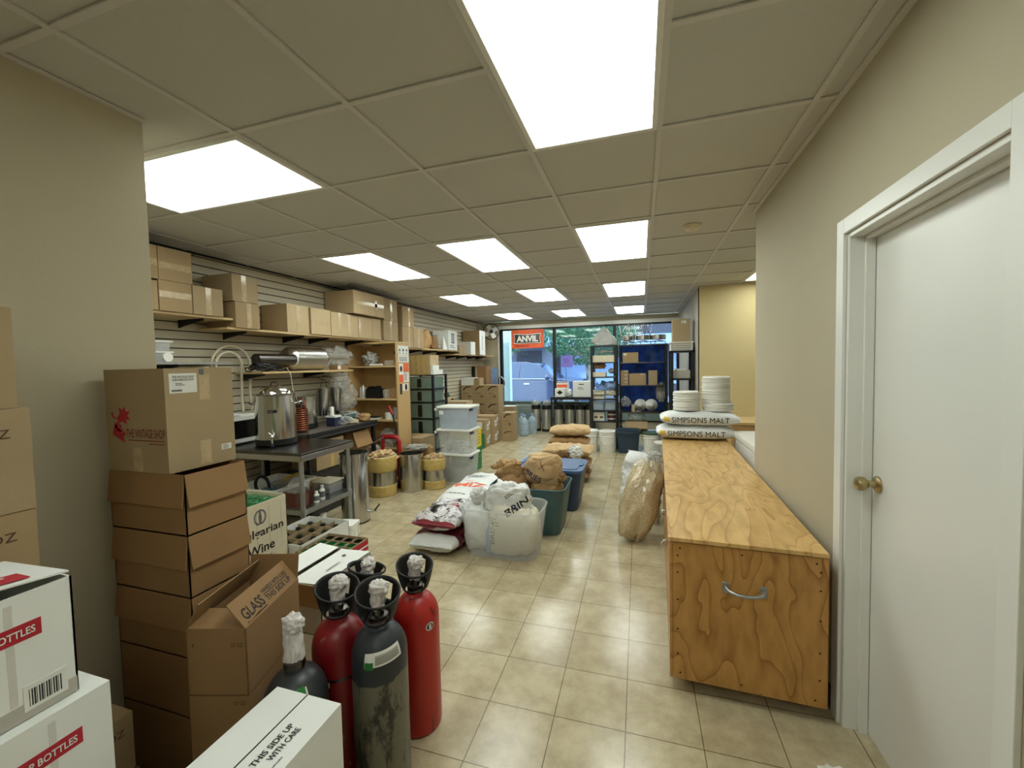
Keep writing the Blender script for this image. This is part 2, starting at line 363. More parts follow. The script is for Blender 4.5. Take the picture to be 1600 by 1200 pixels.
        for j in range(nv):
            for i in range(nu): k = (i+1) % nu; fs.append((j*nu+i, j*nu+k, (j+1)*nu+k, (j+1)*nu+i))
        return s.add(vs, fs, m)
    def sack(s, c, L, Wd, T, m, seed=0, amp=.012, sag=0, nu=56, nv=44, p=4, ends=None, axis=None, up=None, me=None, mt=.62):
        # pillow bag: length L along axis, flat seams at both ends
        X = Vector(axis or (1, 0, 0)).normalized(); Z = Vector(up or (0, 0, 1)); Y = Z.cross(X).normalized(); Z = X.cross(Y)
        c = Vector(c); vs = []; fs = []
        for i in range(nu+1):
            t = -1+2*i/nu; w = Wd/2*(1-.10*abs(t)**6); h = T/2*max(0, 1-abs(t)**p)**.5+.004
            for j in range(nv):
                a = 2*PI*j/nv; ca, sa = math.cos(a), math.sin(a)
                y = w*math.copysign(abs(ca)**.75, ca); z = h*math.copysign(abs(sa)**.8, sa)
                q = Vector((t*3+seed*5, y*9, z*9+seed)); n = amp*(noise.noise(q)*1.3+abs(noise.noise(q*2.2))-.35-.9*crease(q*.55, 7))
                k = 1 if abs(t) < .97 else .3
                y += n*ca*k; z += n*sa*k
                z -= sag*(t*t)
                vs.append(c+X*(t*L/2)+Y*y+Z*z)
        for i in range(nu):
            for j in range(nv): k = (j+1) % nv; fs.append((i*nv+j, i*nv+k, (i+1)*nv+k, (i+1)*nv+j))
        fs.append(tuple(range(nv))); fs.append(tuple(reversed(range(nu*nv, (nu+1)*nv))))
        n0 = s.add(vs, fs, m)
        if me:
            k2 = s.mx(me)
            for q in range(len(s.f)-len(fs), len(s.f)):
                f = s.f[q]; tt = sum((s.v[i]-c).dot(X) for i in f)/len(f)/(L/2)
                if abs(tt) > mt: s.mi[q] = k2
        return n0
    def bvh(s): return BVHTree.FromPolygons([tuple(v) for v in s.v], s.f)
    def ptext(s, bv, t, O, U, V, w, h, m, lift=.003, bold=.012, shift=1., sub=0):   # lettering laid onto a curved surface along -UxV
        vs, fs = text_fine(t, bold); O = Vector(O); U = Vector(U).normalized(); V = Vector(V).normalized(); N = U.cross(V).normalized(); out = []
        for a, b in vs:
            p = O+U*(a*w)+V*(b*h); h_ = bv.ray_cast(p+N*shift, -N, 3)
            out.append((h_[0] if h_[0] is not None else p)+N*lift)
        s.add(out, fs, m)
    def pbars(s, bv, O, U, V, w, h, n, m, lift=.003, seed=1):
        rd = random.Random(seed); O = Vector(O); Un = Vector(U).normalized(); Vn = Vector(V).normalized()
        for i in range(n):
            y = h*(1-(i+.5)/n); x = 0; e = w*rd.uniform(.6, 1)
            while x < e: x2 = min(e, x+w*rd.uniform(.06, .16)); s.ppatch(bv, O+Un*x+Vn*(y-h/n*.2), U, V, x2-x, h/n*.4, m, lift, 2); x = x2+w*.03
    def ppatch(s, bv, O, U, V, w, h, m, lift=.0015, n=8, shift=1.):
        O = Vector(O); U = Vector(U).normalized(); V = Vector(V).normalized(); N = U.cross(V).normalized(); vs = []
        for i in range(n+1):
            for j in range(n+1):
                p = O+U*(w*i/n)+V*(h*j/n); h_ = bv.ray_cast(p+N*shift, -N, 3)
                vs.append((h_[0] if h_[0] is not None else p)+N*lift)
        s.add(vs, [(i*(n+1)+j, (i+1)*(n+1)+j, (i+1)*(n+1)+j+1, i*(n+1)+j+1) for i in range(n) for j in range(n)], m)
    def build(s, name, parent=None, smooth=0, bevel=0, loc=None, rz=0, solid=0):
        me = bpy.data.meshes.new(name); me.from_pydata([tuple(v) for v in s.v], [], s.f)
        for m in s.ms: me.materials.append(M[m])
        me.polygons.foreach_set('material_index', s.mi); me.update()
        if smooth:
            me.polygons.foreach_set('use_smooth', [True]*len(me.polygons))
            if smooth < 180: me.set_sharp_from_angle(angle=math.radians(smooth))
        o = bpy.data.objects.new(name, me); COL.objects.link(o)
        if parent: o.parent = parent
        if loc: o.location = loc
        if rz: o.rotation_euler = (0, 0, rz)
        if solid: q = o.modifiers.new('s', 'SOLIDIFY'); q.thickness = solid; q.offset = 0
        if bevel: q = o.modifiers.new('b', 'BEVEL'); q.width = bevel; q.segments = 2; q.limit_method = 'ANGLE'; q.angle_limit = .9
        return o
def tag(o, label=None, cat=None, group=None, kind=None):
    if label: o['label'] = label
    if cat: o['category'] = cat
    if group: o['group'] = group
    if kind: o['kind'] = kind
    return o
def thing(name, label, cat, loc=(0, 0, 0), rz=0, group=None):
    o = bpy.data.objects.new(name, None); COL.objects.link(o); o.location = loc; o.rotation_euler = (0, 0, rz); o.empty_display_size = .1
    return tag(o, label, cat, group)
def struct(name, mb, **k): return tag(mb.build(name, **k), kind='structure')
def B(x0, x1, y0, y1, z0, z1, m): b = MB(); b.box(x0, x1, y0, y1, z0, z1, m); return b
def copy_tree(o, parent=None):
    c = o.copy(); COL.objects.link(c)
    if parent: c.parent = parent
    for ch in [q for q in bpy.data.objects if q.parent == o]: copy_tree(ch, c)
    return c
# ================================================================ room shell
XR, XL, YB, XP, YP, YE = .80, -3.85, 9.88, -2.03, 1.28, 3.45
GX, GY = -.522, 2.08
fb = B(-3.9, 3.1, -1.6, YB, -.12, 0, 'floor_tile'); struct('floor', fb)
cb = B(-3.9, 3.1, -1.6, YB+.02, HC+.006, HC+.12, 'ceiling_tile'); struct('ceiling', cb)
t = MB()
for k in range(-5, 6):
    x = GX+.61*k
    if x < 3.05: t.box(x-.012, x+.012, -1.55, YB, HC-.004, HC+.004, 'tbar')
for r in range(-5, 13):
    y = GY+.61*r
    t.box(-3.85, 3.05, y-.012, y+.012, HC-.003, HC+.004, 'tbar')
struct('trim_1', t)                                  # ceiling grid
t = MB()                                             # wall angle along the ceiling edge
t.box(XR-.024, XR, -1.5, YE, HC-.005, HC+.002, 'tbar'); t.box(XR-.02, XR, 6.55, YB, HC-.005, HC+.002, 'tbar')
t.box(XP, XP+.02, -1.5, YP, HC-.005, HC+.002, 'tbar'); t.box(XL, XL+.02, YP, YB, HC-.012, HC+.002, 'black'); t.box(XR, 3, 6.52, 6.54, HC-.005, HC+.002, 'tbar')
struct('trim_2', t)
# right wall with its door opening
DY0, DY1, DZ = 1.235, 2.035, 2.06
w = MB(); w.box(XR, XR+.14, DY1, YE, 0, HC, 'wall_tan'); w.box(XR, XR+.14, DY0, DY1, DZ, HC, 'wall_tan'); w.box(XR, XR+.14, -1.5, DY0, 0, HC, 'wall_tan')
w.box(XR+.14, 3.05, YE-.12, YE, 0, HC, 'wall_tan')
struct('wall_right', w)
w = B(XR, 3.05, 6.54, 6.66, 0, HC, 'wall_yellow'); struct('wall_alcove', w)
w = B(XR, XR+.1, 6.541, YB, 0, HC, 'wall_cool'); struct('wall_corner', w)
w = B(3.0, 3.1, YE, 6.54, 0, HC, 'wall_tan'); struct('wall_far_right', w)
w = MB(); w.box(-3.95, XP, -1.5, YP, 0, HC, 'wall_tan'); struct('wall_pier', w)
w = B(-2.03, .9, -1.6, -1.5, 0, HC, 'wall_tan'); struct('wall_rear', w)
# slatwall on the left
w = MB(); w.box(-3.95, XL-.012, YP, YB, 0, HC, 'groove')
z = .02
while z < HC:
    z1 = min(z+.0655, HC); w.box(XL-.012, XL, YP, 9.55, z, z1, 'slat'); z += .0762
struct('wall_left', w)
# window wall
w = MB()
w.box(XL-.1, -3.42, YB, YB+.16, 0, HC, 'wall_tan'); w.box(-3.42, XR+.1, YB, YB+.16, 2.53, HC, 'wall_tan'); w.box(-3.42, XR+.1, YB, YB+.16, 0, .2, 'wall_tan')
w.box(XL, XL+.02, 9.55, YB, 0, HC, 'wall_tan')
struct('wall_front', w)
w = thing('window_1', None, None, (0, YB, 0)); w['kind'] = 'structure'
f = MB(); f.box(-3.42, XR, -.03, .02, 2.45, 2.53, 'white_paint'); f.box(-3.42, -3.36, -.03, .02, .2, 2.45, 'white_paint')
f.box(-3.36, XR, -.02, .06, 2.41, 2.45, 'black')
for x in (-3.34, -1.99, -.58, .78): f.box(x-.035, x+.035, -.03, .06, .2, 2.42, 'black')
f.box(-3.36, XR, -.02, .05, .64, .66, 'knee_panel'); f.box(-3.36, XR, -.02, .05, .2, .23, 'black')
f.build('window_frame', w)
g = MB()
for a, b in ((-3.305, -2.025), (-1.955, -.615), (-.545, .745)): g.box(a, b, .015, .021, .66, 2.41, 'window_glass')
g.build('window_pane', w)
g = MB()
for a, b in ((-3.305, -2.025), (-1.955, -.615), (-.545, .745)): g.box(a, b, .01, .03, .23, .64, 'knee_panel')
g.text('TEER, TEER, TRADITIONAL', (-3.0, .01, .53), (1, 0, 0), (0, 0, 1), .85, .055, 'label_white', mir=True)
g.bars((-2.82, .01, .46), (1, 0, 0), (0, 0, 1), .34, .03, 1, 'grey_board')
g.build('window_panel', w)
# door
d = thing('door_1', None, None, (XR, DY0, 0)); d['kind'] = 'structure'
f = MB(); W1 = .06
f.box(-.014, 0, DY1-DY0, DY1-DY0+W1, 0, DZ+W1, 'white_paint'); f.box(-.014, 0, -W1, 0, 0, DZ+W1, 'white_paint'); f.box(-.014, 0, 0, DY1-DY0, DZ, DZ+W1, 'white_paint')
e = DY1-DY0
f.box(0, .14, e-.02, e, 0, DZ, 'white_paint'); f.box(0, .14, 0, .02, 0, DZ, 'white_paint'); f.box(0, .14, .02, e-.02, DZ-.02, DZ, 'white_paint')
f.box(.05, .082, e-.034, e-.02, 0, DZ-.02, 'white_paint'); f.box(.05, .082, .02, e-.034, DZ-.034, DZ-.02, 'white_paint')
f.build('door_frame', d, bevel=.002)
s_ = MB(); s_.box(.084, .124, .022, e-.022, .008, DZ-.022, 'white_paint'); s_.build('door_slab', d, bevel=.002)
k = MB()
def rot_lathe(prof, c, seg=24):      # lathe around -x
    vs = []; fs = []; n = len(prof)
    for r, h in prof:
        for i in range(seg): a = 2*PI*i/seg; vs.append((c[0]-h, c[1]+r*math.cos(a), c[2]+r*math.sin(a)))
    for q in range(n-1):
        for i in range(seg): j = (i+1) % seg; fs.append((q*seg+i, q*seg+j, (q+1)*seg+j, (q+1)*seg+i))
    fs.append(tuple(range((n-1)*seg, n*seg))); return vs, fs
vs, fs = rot_lathe([(.032, 0), (.032, .006), (.028, .01), (.013, .014), (.012, .034), (.02, .04), (.027, .05), (.028, .062), (.024, .072), (.012, .077), (.002, .078)], (.084, e-.075, 1.06))
k.add(vs, fs, 'brass'); k.build('door_knob', d, smooth=40)
t = MB(); t.box(XR-.01, XR, DY1+.06, YE, 0, .095, 'baseboard'); t.box(XR-.01, XR+.01, YE, YE+.01, 0, .095, 'baseboard'); struct('baseboard_right', t)
t = B(XP, XP+.01, -1.5, YP, 0, .095, 'baseboard'); struct('baseboard_pier', t)
# ceiling lights
def ceil_light(c0, r0, alongx, label):
    w_, l_ = (1.22, .61) if alongx else (.61, 1.22)
    cx, cy = GX+.61*c0+w_/2, GY+.61*r0+l_/2
    t = thing('ceiling_light', label, 'ceiling light', (cx, cy, HC), 0, 'fluorescent ceiling lights')
    f = MB(); a, b = w_/2-.012, l_/2-.012; q = .022
    f.box(-a, a, -b, -b+q, -.012, .004, 'white_paint'); f.box(-a, a, b-q, b, -.012, .004, 'white_paint'); f.box(-a, -a+q, -b+q, b-q, -.012, .004, 'white_paint'); f.box(a-q, a, -b+q, b-q, -.012, .004, 'white_paint')
    f.build('light_frame', t, bevel=.002)
    g = MB(); g.box(-a+q, a-q, -b+q, b-q, -.007, -.001, 'lamp_y' if alongx else 'lamp_x'); g.build('diffuser', t)
ceil_light(0, -2, False, 'nearest fluorescent ceiling light, cut by the top edge of the photo')
ceil_light(-4, -1, True, 'wide fluorescent ceiling light set crosswise beside the left pier')
ceil_light(0, 2, False, 'fluorescent ceiling light beside the smoke detector, second in the right row')
ceil_light(-2, 2, False, 'nearest fluorescent ceiling light of the middle row')
ceil_light(-4, 2, False, 'nearest lengthwise fluorescent ceiling light by the stocked slatwall')
ceil_light(0, 6, False, 'third fluorescent ceiling light of the right row')
ceil_light(-2, 6, False, 'second fluorescent ceiling light of the middle row')
ceil_light(-4, 6, False, 'second lengthwise fluorescent ceiling light of the slatwall row')
ceil_light(0, 10, False, 'fluorescent ceiling light nearest the window in the right row')
ceil_light(-2, 10, False, 'fluorescent ceiling light nearest the window in the middle row')
ceil_light(-4, 10, False, 'fluorescent ceiling light nearest the window in the slatwall row')
ceil_light(3, 5, False, 'fluorescent ceiling light over the alcove, only its corner showing past the right wall')
ceil_light(0, -6, False, 'fluorescent ceiling light over the near end of the room')
s_ = MB(); s_.lathe([(0, -.042), (.03, -.042), (.045, -.036), (.055, -.024), (.058, -.012), (.066, -.01), (.068, 0), (0, 0)], 'cream')
tag(s_.build('smoke_detector', loc=(GX+.61*1.5, GY+.61*2.54, HC+.002), smooth=40), 'round cream smoke detector on the ceiling tiles', 'smoke detector')
# ================================================================ street outside
struct('ground', B(-25, 25, YB+.16, 45, -.3, -.12, 'asphalt'))
tag(B(-25, 25, YB+.16, 12.4, -.13, -.02, 'sidewalk').build('sidewalk'), kind='structure')
b = MB(); b.box(-.1, .1, -.1, .1, 0, 3.4, 'post_cyan'); b.box(-.13, .13, -.13, .13, 0, .12, 'post_cyan')
tag(b.build('porch_post', loc=(-3.38, 10.45, -.02), bevel=.01), 'pale post standing outside the left edge of the window', 'post')
# suv, nose to the right
def suv():
    t = thing('suv', 'dark blue sport utility vehicle parked outside the left window pane', 'car', (0, 13.9, -.12))
    b = MB(); low = [(-6.3, .35), (-6.35, .75), (-6.28, 1.18), (-6.1, 1.2), (-3.0, 1.14), (-2.7, 1.2), (-1.9, 1.1), (-1.55, .98), (-1.42, .75), (-1.4, .4), (-1.75, .3), (-1.95, .3)]
    arch = lambda cx: [(cx+.4*math.cos(a), .33+.4*math.sin(a)) for a in [PI*i/8 for i in range(9)]]
    poly = low[:-2]+[(-1.75, .3)]+arch(-2.35)+arch(-5.25)+[(-6.2, .3)]
    b.prism(poly, (0, 1.85, 0), (1, 0, 0), (0, 0, 1), 1.85, 'car_paint'); b.build('body', t, bevel=.05, smooth=40)
    g = MB(); v0 = [(-6.15, 1.18), (-5.85, 1.7), (-5.3, 1.78), (-3.9, 1.78), (-3.45, 1.7), (-2.75, 1.17)]; n = len(v0)
    vs = [(x, .04 if z < 1.3 else .2, z) for x, z in v0]+[(x, 1.81 if z < 1.3 else 1.65, z) for x, z in v0]
    g.add(vs, [tuple(range(n)), tuple(reversed(range(n, 2*n)))]+[(i, n+i, n+(i+1) % n, (i+1) % n) for i in range(n)], 'car_paint'); g.build('roof', t, bevel=.03, smooth=40)
    q = MB()
    def win(a, b_, c, d_): 
        f = lambda x, z: (x, .035+(z-1.18)*.29-.008, z)
        q.add([f(*a), f(*b_), f(*c), f(*d_)], [(0, 1, 2, 3)], 'car_glass')
    win((-5.9, 1.22), (-5.1, 1.2), (-5.05, 1.66), (-5.7, 1.64)); win((-5.0, 1.2), (-4.1, 1.19), (-4.05, 1.7), (-4.95, 1.67)); win((-4.0, 1.19), (-2.98, 1.19), (-3.5, 1.62), (-3.95, 1.7))
    q.build('side_window', t)
    for x in (-4.72, -3.9): h = MB(); h.box(x, x+.2, -.02, .005, 1.0, 1.04, 'chrome'); h.build('door_handle', t, bevel=.006)
    tr = MB(); tr.tube([(-5.9, .02, 1.2), (-4.5, .02, 1.185), (-2.95, .02, 1.175)], .012, 'chrome', 6); tr.build('window_trim', t)
    for x in (-2.35, -5.25):
        wh = MB(); wh.cyl((x, .02, .33), (x, .24, .33), .34, 'black_rubber', 28); wh.cyl((x, .0, .33), (x, .05, .33), .22, 'galv', 20); wh.build('wheel', t, smooth=40)
    m = MB(); m.blob((-3.05, -.1, 1.24), .1, .07, .08, 'car_paint', amp=0); m.build('mirror', t, smooth=60)
    hl = MB(); hl.blob((-1.62, .12, .86), .16, .1, .09, 'label_white', amp=0); hl.build('headlight', t, smooth=60)
suv()
def shop(x0, x1, y0, h, wall, label, glass):
    t = thing('shop_building', label, 'building', ((x0+x1)/2, y0, -.12)); hw = (x1-x0)/2
    b = MB(); b.box(-hw, hw, 0, 6, 0, h, wall); b.box(-hw, hw, -.15, 0, h-.25, h, 'grey_board'); b.box(-hw, hw, -.1, 0, 0, .5, wall); b.build('wall', t)
    n = int(hw*2/1.7)
    for i in range(n):
        xx = -hw+.2+i*(2*hw-.2)/n; g = MB(); g.box(xx, xx+1.35, -.04, 0, .6, 2.4, glass); g.build('shop_window', t)
    a = MB(); a.prism([(0, 0), (-.9, -.45), (-.9, -.55), (0, -.5)], (-hw, 0, 3.1), (0, 1, 0), (0, 0, 1), 2*hw, 'pale_blue'); a.build('awning', t)
    return t
sh = shop(-12, -4.4, 21, 4.6, 'building_grey', 'grey shop building across the street seen below the orange banner', 'building_dark')
sg = MB(); sg.patch((-2.9, -.2, 2.45), (1, 0, 0), (0, 0, 1), 3.2, .75, 'pale_blue', lift=.05)
sg.bars((-2.6, -.26, 2.5), (1, 0, 0), (0, 0, 1), 2.6, .6, 2, 'purple', lift=.01); sg.build('shop_sign', sh)
shop(-4.3, 5, 22, 4.2, 'building_dark', 'dark shop building across the street behind the tree', 'pale_blue')
shop(5.2, 14, 21, 5, 'building_grey', 'grey shop building across the street at the right', 'building_dark')
def tree(x, y, h, r, label, n, sd):
    rd = random.Random(sd); t = thing('street_tree', label, 'tree', (x, y, -.12)); b = MB()
    b.tube([(0, 0, 0), (.05, 0, h*.3), (-.05, .1, h*.6)], .09, 'bark', 8, r1=.05)
    for k in range(9):
        a = rd.uniform(0, 2*PI); z = h*rd.uniform(.28, .5); b.tube([(0, 0, z), (r*.4*math.cos(a), r*.4*math.sin(a), z+.5), (r*.75*math.cos(a), r*.75*math.sin(a), z+rd.uniform(.9, 1.7))], .04, 'bark', 6, r1=.012)
    b.build('trunk', t, smooth=60)
    l = MB(); vs = []; fs = []
    for k in range(n):
        while 1:
            p = Vector((rd.uniform(-1, 1), rd.uniform(-1, 1), rd.uniform(-1, 1)))
            if .3 < p.length < 1: break
        c = Vector((p.x*r, p.y*r, h*.72+p.z*r*.75)); u = Vector((rd.gauss(0, 1), rd.gauss(0, 1), rd.gauss(0, 1))).normalized(); v = u.orthogonal().normalized(); s = rd.uniform(.04, .09)
        q = len(vs); vs += [c-u*s, c+v*s*.5, c+u*s, c-v*s*.5]; fs.append((q, q+1, q+2, q+3))
    l.add(vs, fs, 'leaf'); l.build('foliage', t)
tree(-1.9, 15.9, 4.2, 1.9, 'leafy green street tree seen in the right window pane', 9000, 3)
tree(-6.3, 17.6, 5.0, 2.1, 'leafy green street tree behind the orange banner', 6000, 4)
t = thing('yard_sign', 'purple poster on a thin stake outside the window', 'sign', (-1.78, 10.4, -.02))
b = MB(); b.box(-.145, .145, -.004, .004, 1.5, 1.79, 'purple'); b.bars((-.09, -.004, 1.6), (1, 0, 0), (0, 0, 1), .17, .12, 4, 'purple_text'); b.build('poster', t)
b = MB(); b.tube([(-.03, .01, 0), (-.03, .01, 1.6)], .006, 'black'); b.build('stake', t)
# banner inside the window
t = MB(); bx = lambda s, n: None
nx = 24; vs = []; fs = []
for i in range(nx+1):
    x = -.41+.82*i/nx; y = .008*math.sin(i*.9)
    vs += [(x, y, -.225), (x, y, .225)]
for i in range(nx): fs.append((2*i, 2*i+2, 2*i+3, 2*i+1))
t.add(vs, fs, 'ink_orange')
t.prism([(-.34, -.11), (.34, -.11), (.32, 0), (.34, .13), (0, .105), (-.34, .13), (-.32, 0)], (0, -.02, 0), (1, 0, 0), (0, 0, 1), .003, 'label_white')
t.prism([(-.325, -.095), (.325, -.095), (.305, 0), (.325, .113), (0, .09), (-.325, .113), (-.305, 0)], (0, -.024, 0), (1, 0, 0), (0, 0, 1), .003, 'steel_dark')
t.text('ANVIL', (-.27, -.028, -.075), (1, 0, 0), (0, 0, 1), .54, .15, 'label_white', bold=.04)
t.bars((-.28, -.014, -.19), (1, 0, 0), (0, 0, 1), .56, .04, 1, 'ink_darkred')
tag(t.build('banner', loc=(-2.645, 9.83, 2.19), solid=.002), 'orange banner reading ANVIL hung in the window', 'banner')
# ================================================================ cartons
def carton(label, x0, x1, y0, y1, z0, z1, m='card', tapes=(), group=None, rz=0, name='cardboard_box', deco=None, tmat='tape_clear', bev=.003, cat='box'):
    cx, cy = (x0+x1)/2, (y0+y1)/2; hx, hy, h = (x1-x0)/2, (y1-y0)/2, z1-z0
    b = MB(); b.box(-hx, hx, -hy, hy, 0, h, m)
    fr = {'+x': ((hx, -hy, 0), (0, 1, 0), (0, 0, 1), 2*hy, h), '-y': ((-hx, -hy, 0), (1, 0, 0), (0, 0, 1), 2*hx, h),
          '-x': ((-hx, hy, 0), (0, -1, 0), (0, 0, 1), 2*hy, h), 'top': ((-hx, -hy, h), (1, 0, 0), (0, 1, 0), 2*hx, 2*hy), 'topy': ((hx, -hy, h), (0, 1, 0), (-1, 0, 0), 2*hy, 2*hx)}
    d = MB()
    if deco: deco(d, fr)
    for f, kind, pos in tapes:         # flap seam; the tape over it is a part
        O, U, V, w, hh = fr[f]; O = Vector(O); U = Vector(U); V = Vector(V)
        if kind == 'v': d.patch(O+U*(w*pos-.0012), U, V, .0024, hh, 'card_edge', lift=.0006)
        elif kind == 'h': d.patch(O+V*(hh*pos-.0012), U, V, w, .0024, 'card_edge', lift=.0006)
    if d.v: b.v += []; 
    for vs_i, f in enumerate(d.f): pass
    if d.v:
        n = len(b.v); b.v += d.v
        for f, k in zip(d.f, d.mi): b.f.append(tuple(n+i for i in f)); b.mi.append(b.mx(d.ms[k]))
    o = tag(b.build(name, loc=(cx, cy, z0), rz=rz), label, cat, group)
    tp = MB()
    for f, kind, pos in tapes:
        O, U, V, w, hh = fr[f]; O = Vector(O); U = Vector(U); V = Vector(V); q = .024
        if kind == 'v': tp.patch(O+U*(w*pos-q), U, V, 2*q, hh*.99, tmat, lift=.0006, lo=.0007)
        elif kind == 'h': tp.patch(O+V*(hh*pos-q), U, V, w*.99, 2*q, tmat, lift=.0006, lo=.0007)
        elif kind == 't': tp.patch(O+U*(w*pos-q)+V*(hh*.75), U, V, 2*q, hh*.25, tmat, lift=.0006, lo=.0007)
        elif kind == 'b': tp.patch(O+U*(w*pos-q), U, V, 2*q, hh*.25, tmat, lift=.0006, lo=.0007)
    if tp.v: tp.build('packing_tape', o)
    return o
def open_box(label, x0, x1, y0, y1, z0, z1, m='card', flaps=(), group=None, rz=0, name='open_box', deco=None, cat='box', m_in='card_in', t=.004):
    cx, cy = (x0+x1)/2, (y0+y1)/2; hx, hy, h = (x1-x0)/2, (y1-y0)/2, z1-z0
    b = MB(); b.box(-hx, hx, -hy, hy, 0, t, m)
    b.box(-hx, hx, -hy, -hy+t, 0, h, m); b.box(-hx, hx, hy-t, hy, 0, h, m); b.box(-hx, -hx+t, -hy, hy, 0, h, m); b.box(hx-t, hx, -hy, hy, 0, h, m)
    fr = {'+x': ((hx, -hy, 0), (0, 1, 0), (0, 0, 1)), '-y': ((-hx, -hy, 0), (1, 0, 0), (0, 0, 1))}
    if deco: deco(b, fr)
    o = tag(b.build(name, loc=(cx, cy, z0), rz=rz), label, cat, group)
    for fl in flaps:                    # side, angle above horizontal outwards, length
        side, ang, ln = fl[:3]; a = math.radians(ang)
        P, U, D = {'+x': (Vector((hx-t/2, 0, h)), Vector((0, 1, 0)), Vector((1, 0, 0))), '-x': (Vector((-hx+t/2, 0, h)), Vector((0, -1, 0)), Vector((-1, 0, 0))),
                   '-y': (Vector((0, -hy+t/2, h)), Vector((1, 0, 0)), Vector((0, -1, 0))), '+y': (Vector((0, hy-t/2, h)), Vector((-1, 0, 0)), Vector((0, 1, 0)))}[side]
        dr = D*math.cos(a)+Vector((0, 0, 1))*math.sin(a); w = hy if side[1] == 'x' else hx; N = U.cross(dr)
        f = MB(); f.obox(P+dr*ln/2, U*(w-.002), dr*ln/2, N*t/2, m)
        if len(fl) > 3: fl[3](f, P, U, dr, N, w, ln)
        f.build('flap', o)
    return o
SH = 'brown cartons on the wall shelves'
def sc_(label, y0, y1, z0, z1, m='card', tapes=(('+x', 'v', .5),), xf=-3.47, xb=-3.83, **k):
    return carton(label, xb, xf, y0, y1, z0+.001, z1, m, tapes, SH, **k)
SA, SB, SCC, SD = 2.03, 1.95, 1.87, 1.80       # shelf tops
sc_('brown carton on the short upper shelf, lower row, half hidden by the pier', 2.02, 2.225, SA, 2.25, 'card', ())
sc_('brown carton with a level tape strip on the short upper shelf, lower row', 2.235, 2.475, SA, 2.262, 'card', (('+x', 'h', .55),))
sc_('brown carton at the right end of the short upper shelf', 2.485, 2.735, SA, 2.262, 'card_olive')
sc_('upper brown carton half hidden by the pier edge', 2.0, 2.235, 2.264, 2.51, 'card', (('+x', 'h', .5),))
sc_('upper brown carton against the ceiling beside the pier', 2.24, 2.485, 2.264, 2.515, 'card', (('+x', 'h', .45),))
sc_('brown carton under a darker one at the start of the long upper shelf', 2.85, 3.095, SB, 2.185, 'card', (('+x', 'v', .55),))
sc_('dark brown carton resting on another at the start of the long upper shelf', 2.83, 3.085, 2.187, 2.43, 'card_olive', (('+x', 'v', .45),))
sc_('large pale brown carton standing alone, first of the single row', 3.44, 3.735, SB, 2.245, 'card_light', (('+x', 'v', .5),), xf=-3.49)
sc_('pale brown carton with level tape right of the large lone one', 3.745, 4.045, SB, 2.24, 'card_light', (('+x', 'h', .45),))
sc_('pale brown carton with tape down its middle, under the left half of the long box', 4.055, 4.355, SB, 2.232, 'card_light', (('+x', 'v', .48),))
sc_('narrow brown carton under the long box', 4.36, 4.54, SB, 2.23, 'card_light', (('+x', 'v', .05),))
sc_('brown carton under the right half of the long box', 4.55, 4.835, SB, 2.23, 'card_light', (('+x', 'v', .1),))
sc_('narrow brown carton at the right foot of the long box', 4.84, 5.03, SB, 2.23, 'card_light', ())
sc_('long brown box lying on top of the carton row above the bookcase', 4.38, 5.02, 2.25, 2.535, 'card_light', (('+x', 'v', .72), ('+x', 'h', .5)), xf=-3.40)
sc_('lower carton of the pair right of the long brown box', 5.10, 5.46, SB, 2.235, 'card_olive', (('+x', 'v', .5),))
sc_('upper carton of the pair right of the long brown box', 5.115, 5.455, 2.237, 2.55, 'card_olive', (('+x', 'v', .55),))
sc_('top carton of the stack over the sticker covered bookcase end', 5.59, 5.92, 2.187, 2.495, 'card', (('+x', 'v', .6),), xb=-3.80)
sc_('bottom carton of the stack over the sticker covered bookcase end', 5.58, 5.895, SCC, 2.185, 'card', (('+x', 'v', .6),))
sc_('low brown carton beside a crumpled paper sack on the upper shelf', 5.905, 6.22, SCC, 2.185, 'card', (('+x', 'v', .5),))
# shelves on the slatwall
def shelf(label, y0, y1, z, d=.36, br=(), t=.019, m='wood_shelf'):
    o = thing('wall_shelf', label, 'shelf', (XL, (y0+y1)/2, z)); h = (y1-y0)/2
    b = MB(); b.box(.002, d, -h, h, -t, -.0005, m); b.build('shelf_board', o)
    for q in br:
        k = MB(); k.prism([(.002, -t), (d*.82, -t), (d*.82, -t-.018), (.06, -t-.055), (.002, -t-.07)], (0, q-(y0+y1)/2+.006, 0), (1, 0, 0), (0, 0, 1), .012, 'black'); k.build('shelf_bracket', o)
    return o
shelf('short upper wooden shelf beside the pier', 1.95, 2.84, SA, br=(2.15, 2.62))
shelf('long upper wooden shelf carrying the row of brown cartons', 2.78, 5.62, SB, br=(3.02, 3.72, 4.1, 4.75, 5.35))
shelf('upper wooden shelf with the paper sacks and white boxes', 5.56, 7.68, SCC, br=(5.8, 6.3, 6.85, 7.4))
shelf('upper wooden shelf ending at the window corner', 7.45, 9.78, SD, br=(7.8, 8.3, 8.9, 9.4))
shelf('lower wooden shelf holding steel cylinders and cables', 3.12, 4.44, 1.545, br=(3.2, 4.0))
shelf('small metal edged shelf with clear tubs behind the tall branded carton', 2.0, 2.80, 1.64, m='galv', br=(2.4,))
